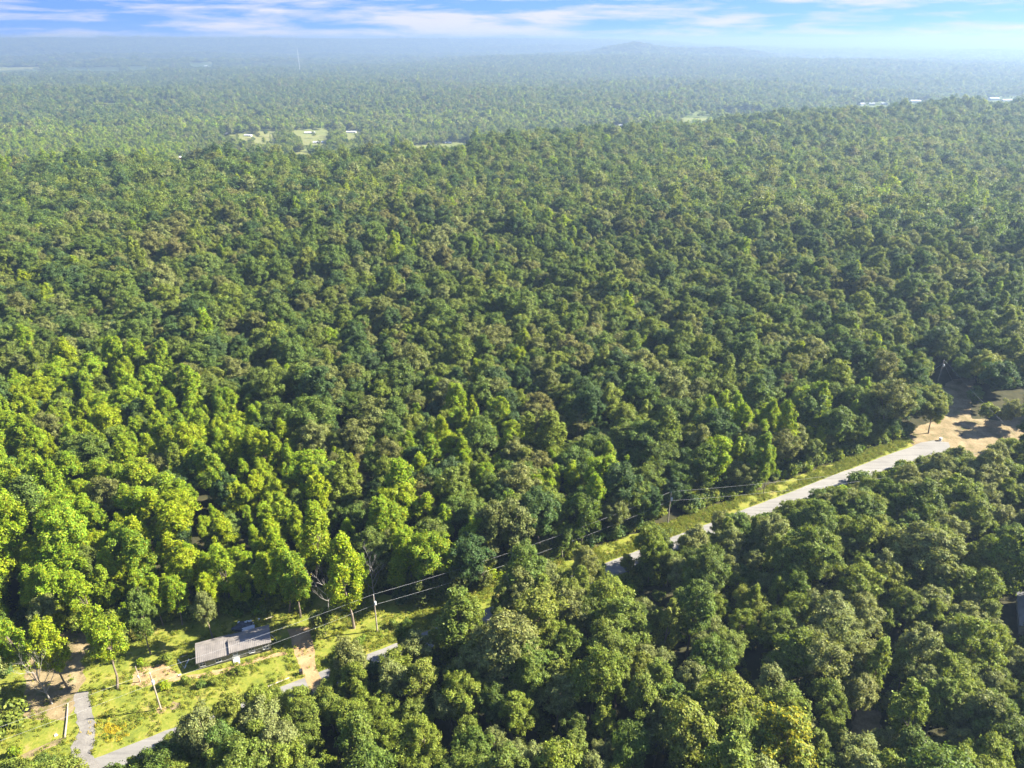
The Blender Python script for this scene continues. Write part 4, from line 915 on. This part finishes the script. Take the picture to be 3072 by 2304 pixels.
def wire(a, b, sag, label, r=0.014):
    pts = [a.lerp(b, k / 24) - Vector((0, 0, 4 * sag * (k / 24) * (1 - k / 24))) for k in range(25)]
    tag(MB().tube(pts, r, 5).build('power_line', M['wire']), label, 'power line', 'wires of the power line')
off = Vector((-66.9 - 0.88 * 48, 94.8 - 0.476 * 48, 0))
wire(off + Vector((0, 0, 9.8)), POLES[0][0], 0.5, 'upper wire running left from the nearest pole over the gravel drive')
wire(off + Vector((0, 0, 6.9)), POLES[0][1], 0.6, 'lower wire running left from the nearest pole over the gravel drive')
wire(POLES[0][0], POLES[1][0], 0.5, 'upper wire passing in front of the house roof'); wire(POLES[0][1], POLES[1][1], 0.7, 'lower wire passing in front of the house roof')
wire(POLES[1][0], POLES[2][0], 1.6, 'upper wire from the transformer pole to the pole in mid road'); wire(POLES[1][1], POLES[2][1], 1.9, 'lower wire from the transformer pole to the pole in mid road')
wire(POLES[2][0], POLES[3][0], 2.0, 'upper wire crossing the road from the middle pole to the right'); wire(POLES[2][1], POLES[3][1], 2.3, 'lower wire crossing the road from the middle pole to the right')
wire(POLES[3][1], POLES[4][0], 0.8, 'wire reaching back over the dirt yard to its pole')

# ------------------------------------------------------------------ small things
x0, y0 = ground_at(904, 2022); bi = empty('wheeled_bin', (x0, y0, 0), 0.4); tag(bi, 'black wheeled bin where the dirt drive meets the road', 'bin')
MB().add([(-.26, -.28, .1), (.26, -.28, .1), (.26, .28, .1), (-.26, .28, .1), (-.32, -.36, 1.0), (.32, -.36, 1.0), (.32, .36, 1.0), (-.32, .36, 1.0)], [(3, 2, 1, 0), (4, 5, 6, 7), (0, 1, 5, 4), (1, 2, 6, 5), (2, 3, 7, 6), (3, 0, 4, 7)]).build('body', M['blackp'], bi)
MB().box(-.35, .35, -.4, .38, 1.003, 1.08).build('lid', M['blackp'], bi)
for sx in (-.3, .3): MB().tube([(sx - .04, .34, .12), (sx + .04, .34, .12)], .12, 12).build('wheel', M['blackp'], bi)
x0, y0 = ground_at(2820, 1322); ba = empty('barrel', (x0, y0, 0)); tag(ba, 'white barrel at the end of the road beside the dirt yard', 'barrel')
MB().tube([(0, 0, 0), (0, 0, .05), (0, 0, .55), (0, 0, 1.05), (0, 0, 1.1)], [.36, .40, .44, .40, .36], 16).build('drum', M['white'], ba)
for zz in (.35, .75): MB().tube([(0, 0, zz - .03), (0, 0, zz + .03)], .455, 16).build('hoop', M['can'], ba)
one('trash_bag', lump(44, .3, .25, .25), M['bagwhite'], (*ground_at(168, 2206), 0), 0, 'scrap of white rubbish in the grass left of the gravel drive', 'rubbish')
one('water_drum', MB().tube([(0, 0, 0), (0, 0, .9), (0, 0, .95)], [.34, .34, .26], 14), M['bluep'], (*ground_at(278, 1902), 0), 0, 'blue drum at the shaded back of the clay yard', 'drum')
one('rock', lump(52, .35, .3, .3), M['can'], (*ground_at(540, 2026), 0), 0, 'grey rock at the corner of the dirt path left of the house', 'rock')
one('rock', lump(53, .4, .35, .3), M['tarp'], (*ground_at(2885, 1306), 0), 0, 'dark rock lying in the middle of the dirt yard', 'rock')

# ------------------------------------------------------------------ buildings beyond
def simple_house(xy, z, L, D, H, rz, wallm, roofm, label, rise=1.3, name='house', win=0, cat='house', arch=False):
    e = empty(name, (*xy, z), rz); tag(e, label, cat, 'buildings beyond the wood')
    w = MB(); w.box(-L / 2, L / 2, -D / 2, D / 2, -1.5, H)
    for sx in (-1, 1):
        t3 = [(sx * (L / 2 - 0.01), -D / 2, H), (sx * (L / 2 - 0.01), D / 2, H), (sx * (L / 2 - 0.01), 0, H + rise)]; w.add(t3, [(0, 1, 2) if sx > 0 else (2, 1, 0)])
    w.build('wall', wallm, e); o = 0.5
    MB().slab([(-L / 2 - o, -D / 2 - o, H - o * rise / (D / 2) + .05), (L / 2 + o, -D / 2 - o, H - o * rise / (D / 2) + .05), (L / 2 + o, 0, H + rise + .05), (-L / 2 - o, 0, H + rise + .05)], .12).build('roof', roofm, e)
    MB().slab([(L / 2 + o, D / 2 + o, H - o * rise / (D / 2) + .05), (-L / 2 - o, D / 2 + o, H - o * rise / (D / 2) + .05), (-L / 2 - o, .01, H + rise + .05), (L / 2 + o, .01, H + rise + .05)], .12).build('roof', roofm, e)
    for k in range(win):
        xc = -L / 2 + L * (k + .5) / win
        MB().box(xc - .55, xc + .55, -D / 2 - .06, -D / 2 - .005, 1.0, 2.2).build('window', M['glass'], e)
    return e
def far_xy(u, v):
    z = -30.0
    for _ in range(4): x, y = ground_at(u, v, z); z = float(height(x, y))
    return (x, y), z
M['barnred'] = plain('barn_red', (0.45, 0.12, 0.08), 0.7); M['brick'] = plain('far_brick', (0.40, 0.26, 0.18), 0.8); M['whiteroof'] = plain('white_roof', (0.50, 0.51, 0.53), 0.55, 0.1); M['greyroof'] = plain('grey_shingle', (0.30, 0.30, 0.32), 0.8)
FAR = [((930, 402), 20, 6, 3.2, .15, 'white', 'whiteroof', 'long white trailer house in the middle of the valley clearing', 4), ((955, 431), 17, 6, 3, .2, 'white', 'tin', 'pale grey-roofed house at the front right of the valley clearing', 3),
       ((675, 404), 15, 6, 3, .1, 'tin', 'greyroof', 'grey-roofed house at the left end of the valley clearing', 3), ((745, 410), 13, 6, 3, -.1, 'white', 'whiteroof', 'small white house in the left part of the valley clearing', 3),
       ((848, 421), 12, 5, 3, .2, 'white', 'whiteroof', 'white shed at the front edge of the valley clearing', 2), ((1052, 400), 22, 7, 3, .05, 'white', 'tin', 'long pale house at the right end of the valley clearing', 4),
       ((1080, 450), 9, 5, 3, .1, 'white', 'whiteroof', 'tiny white building among trees right of the valley clearing', 2), ((1345, 432), 12, 6, 3, .2, 'white', 'greyroof', 'house on the small lawn right of the valley clearing', 2),
       ((545, 478), 9, 7, 3.5, .3, 'barnred', 'whiteroof', 'red shed with white roof on the crest left of the clearing', 0), ((1865, 380), 12, 6, 3, 0, 'white', 'greyroof', 'house in the small gap right of the crest middle', 2),
       ((2585, 316), 16, 8, 5, .4, 'tin', 'greyroof', 'grey gabled house in the far settlement at right', 3), ((2615, 316), 14, 8, 5, -.3, 'white', 'tin', 'white gabled house in the middle of the far settlement at right', 3),
       ((2652, 314), 18, 7, 4, .1, 'white', 'whiteroof', 'pale low building at the right of the far settlement', 3), ((2745, 308), 28, 12, 5, -.1, 'white', 'whiteroof', 'gleaming white barn roof standing alone right of the settlement', 0),
       ((2980, 300), 30, 16, 6, 0, 'tin', 'whiteroof', 'large white barn near the right edge of the distance', 0), ((3025, 303), 40, 10, 4, .05, 'white', 'whiteroof', 'long white shed near the right edge of the distance', 0),
       ((595, 192), 40, 14, 8, .1, 'brick', 'greyroof', 'brick-coloured building on the far left plain', 3), ((618, 194), 24, 12, 6, .1, 'white', 'whiteroof', 'white building beside the brick one on the far left plain', 2)]
for (uv, L, D, H, rz, wm, rm, lab, win) in FAR:
    xy, z = far_xy(*uv); simple_house(xy, z, L, D, H, rz, M[wm], M[rm], lab, min(2.5, D * .22), 'barn' if 'barn' in lab or 'shed' in lab else 'house', win, 'barn' if 'barn' in lab else 'shed' if 'shed' in lab else 'house')
xr = ground_at(3128, 1846, 2.6); e = simple_house(xr, 0, 11, 8, 2.7, 1.05, M['tin'], M['roof2'], 'house with grey metal roof showing through trees at the right edge', 1.6, 'house', 2); e['group'] = 'houses near the road'
x0, y0 = ground_at(894, 163, -20); k = 4200 / math.hypot(x0, y0); x0, y0 = x0 * k, y0 * k; zt = float(height(x0, y0))
ma = empty('radio_mast', (x0, y0, zt)); tag(ma, 'thin tall radio mast on the far blue plain left of the middle', 'radio mast')
for q in range(3):
    a = q * 2.094; MB().tube([(2.0 * math.cos(a), 2.0 * math.sin(a), -3), (.7 * math.cos(a), .7 * math.sin(a), 118)], .35, 5).build('mast_leg', M['can'], ma)
    MB().tube([(45 * math.cos(a), 45 * math.sin(a), -2), (1.1 * math.cos(a), 1.1 * math.sin(a), 85)], .12, 4).build('guy_wire', M['wire'], ma)
br = MB()
for q in range(24):
    z = q * 4.9; rr = 2.0 - 1.3 * z / 118
    for j in range(3):
        a, b = j * 2.094, (j + 1) * 2.094; br.tube([(rr * math.cos(a), rr * math.sin(a), z), (rr * math.cos(b), rr * math.sin(b), z + 4)], .14, 4, False)
br.build('bracing', M['can'], ma)

# ------------------------------------------------------------------ haze: the summer air over the whole country
def build_haze():
    m = bpy.data.materials.new('haze'); m.use_nodes = True; t = m.node_tree; t.nodes.clear()
    v = N(t, 'ShaderNodeVolumePrincipled'); v.inputs['Color'].default_value = (0.255, 0.362, 0.53, 1)
    v.inputs['Density'].default_value = 0.00022; v.inputs['Anisotropy'].default_value = 0.28
    o = N(t, 'ShaderNodeOutputMaterial'); t.links.new(v.outputs[0], o.inputs['Volume'])
    h = MB().box(-20500, 20500, -20500, 20500, -140, 142).build('haze', m)
    tag(h, 'pale blue summer haze over the land', None, None, 'stuff')
build_haze()
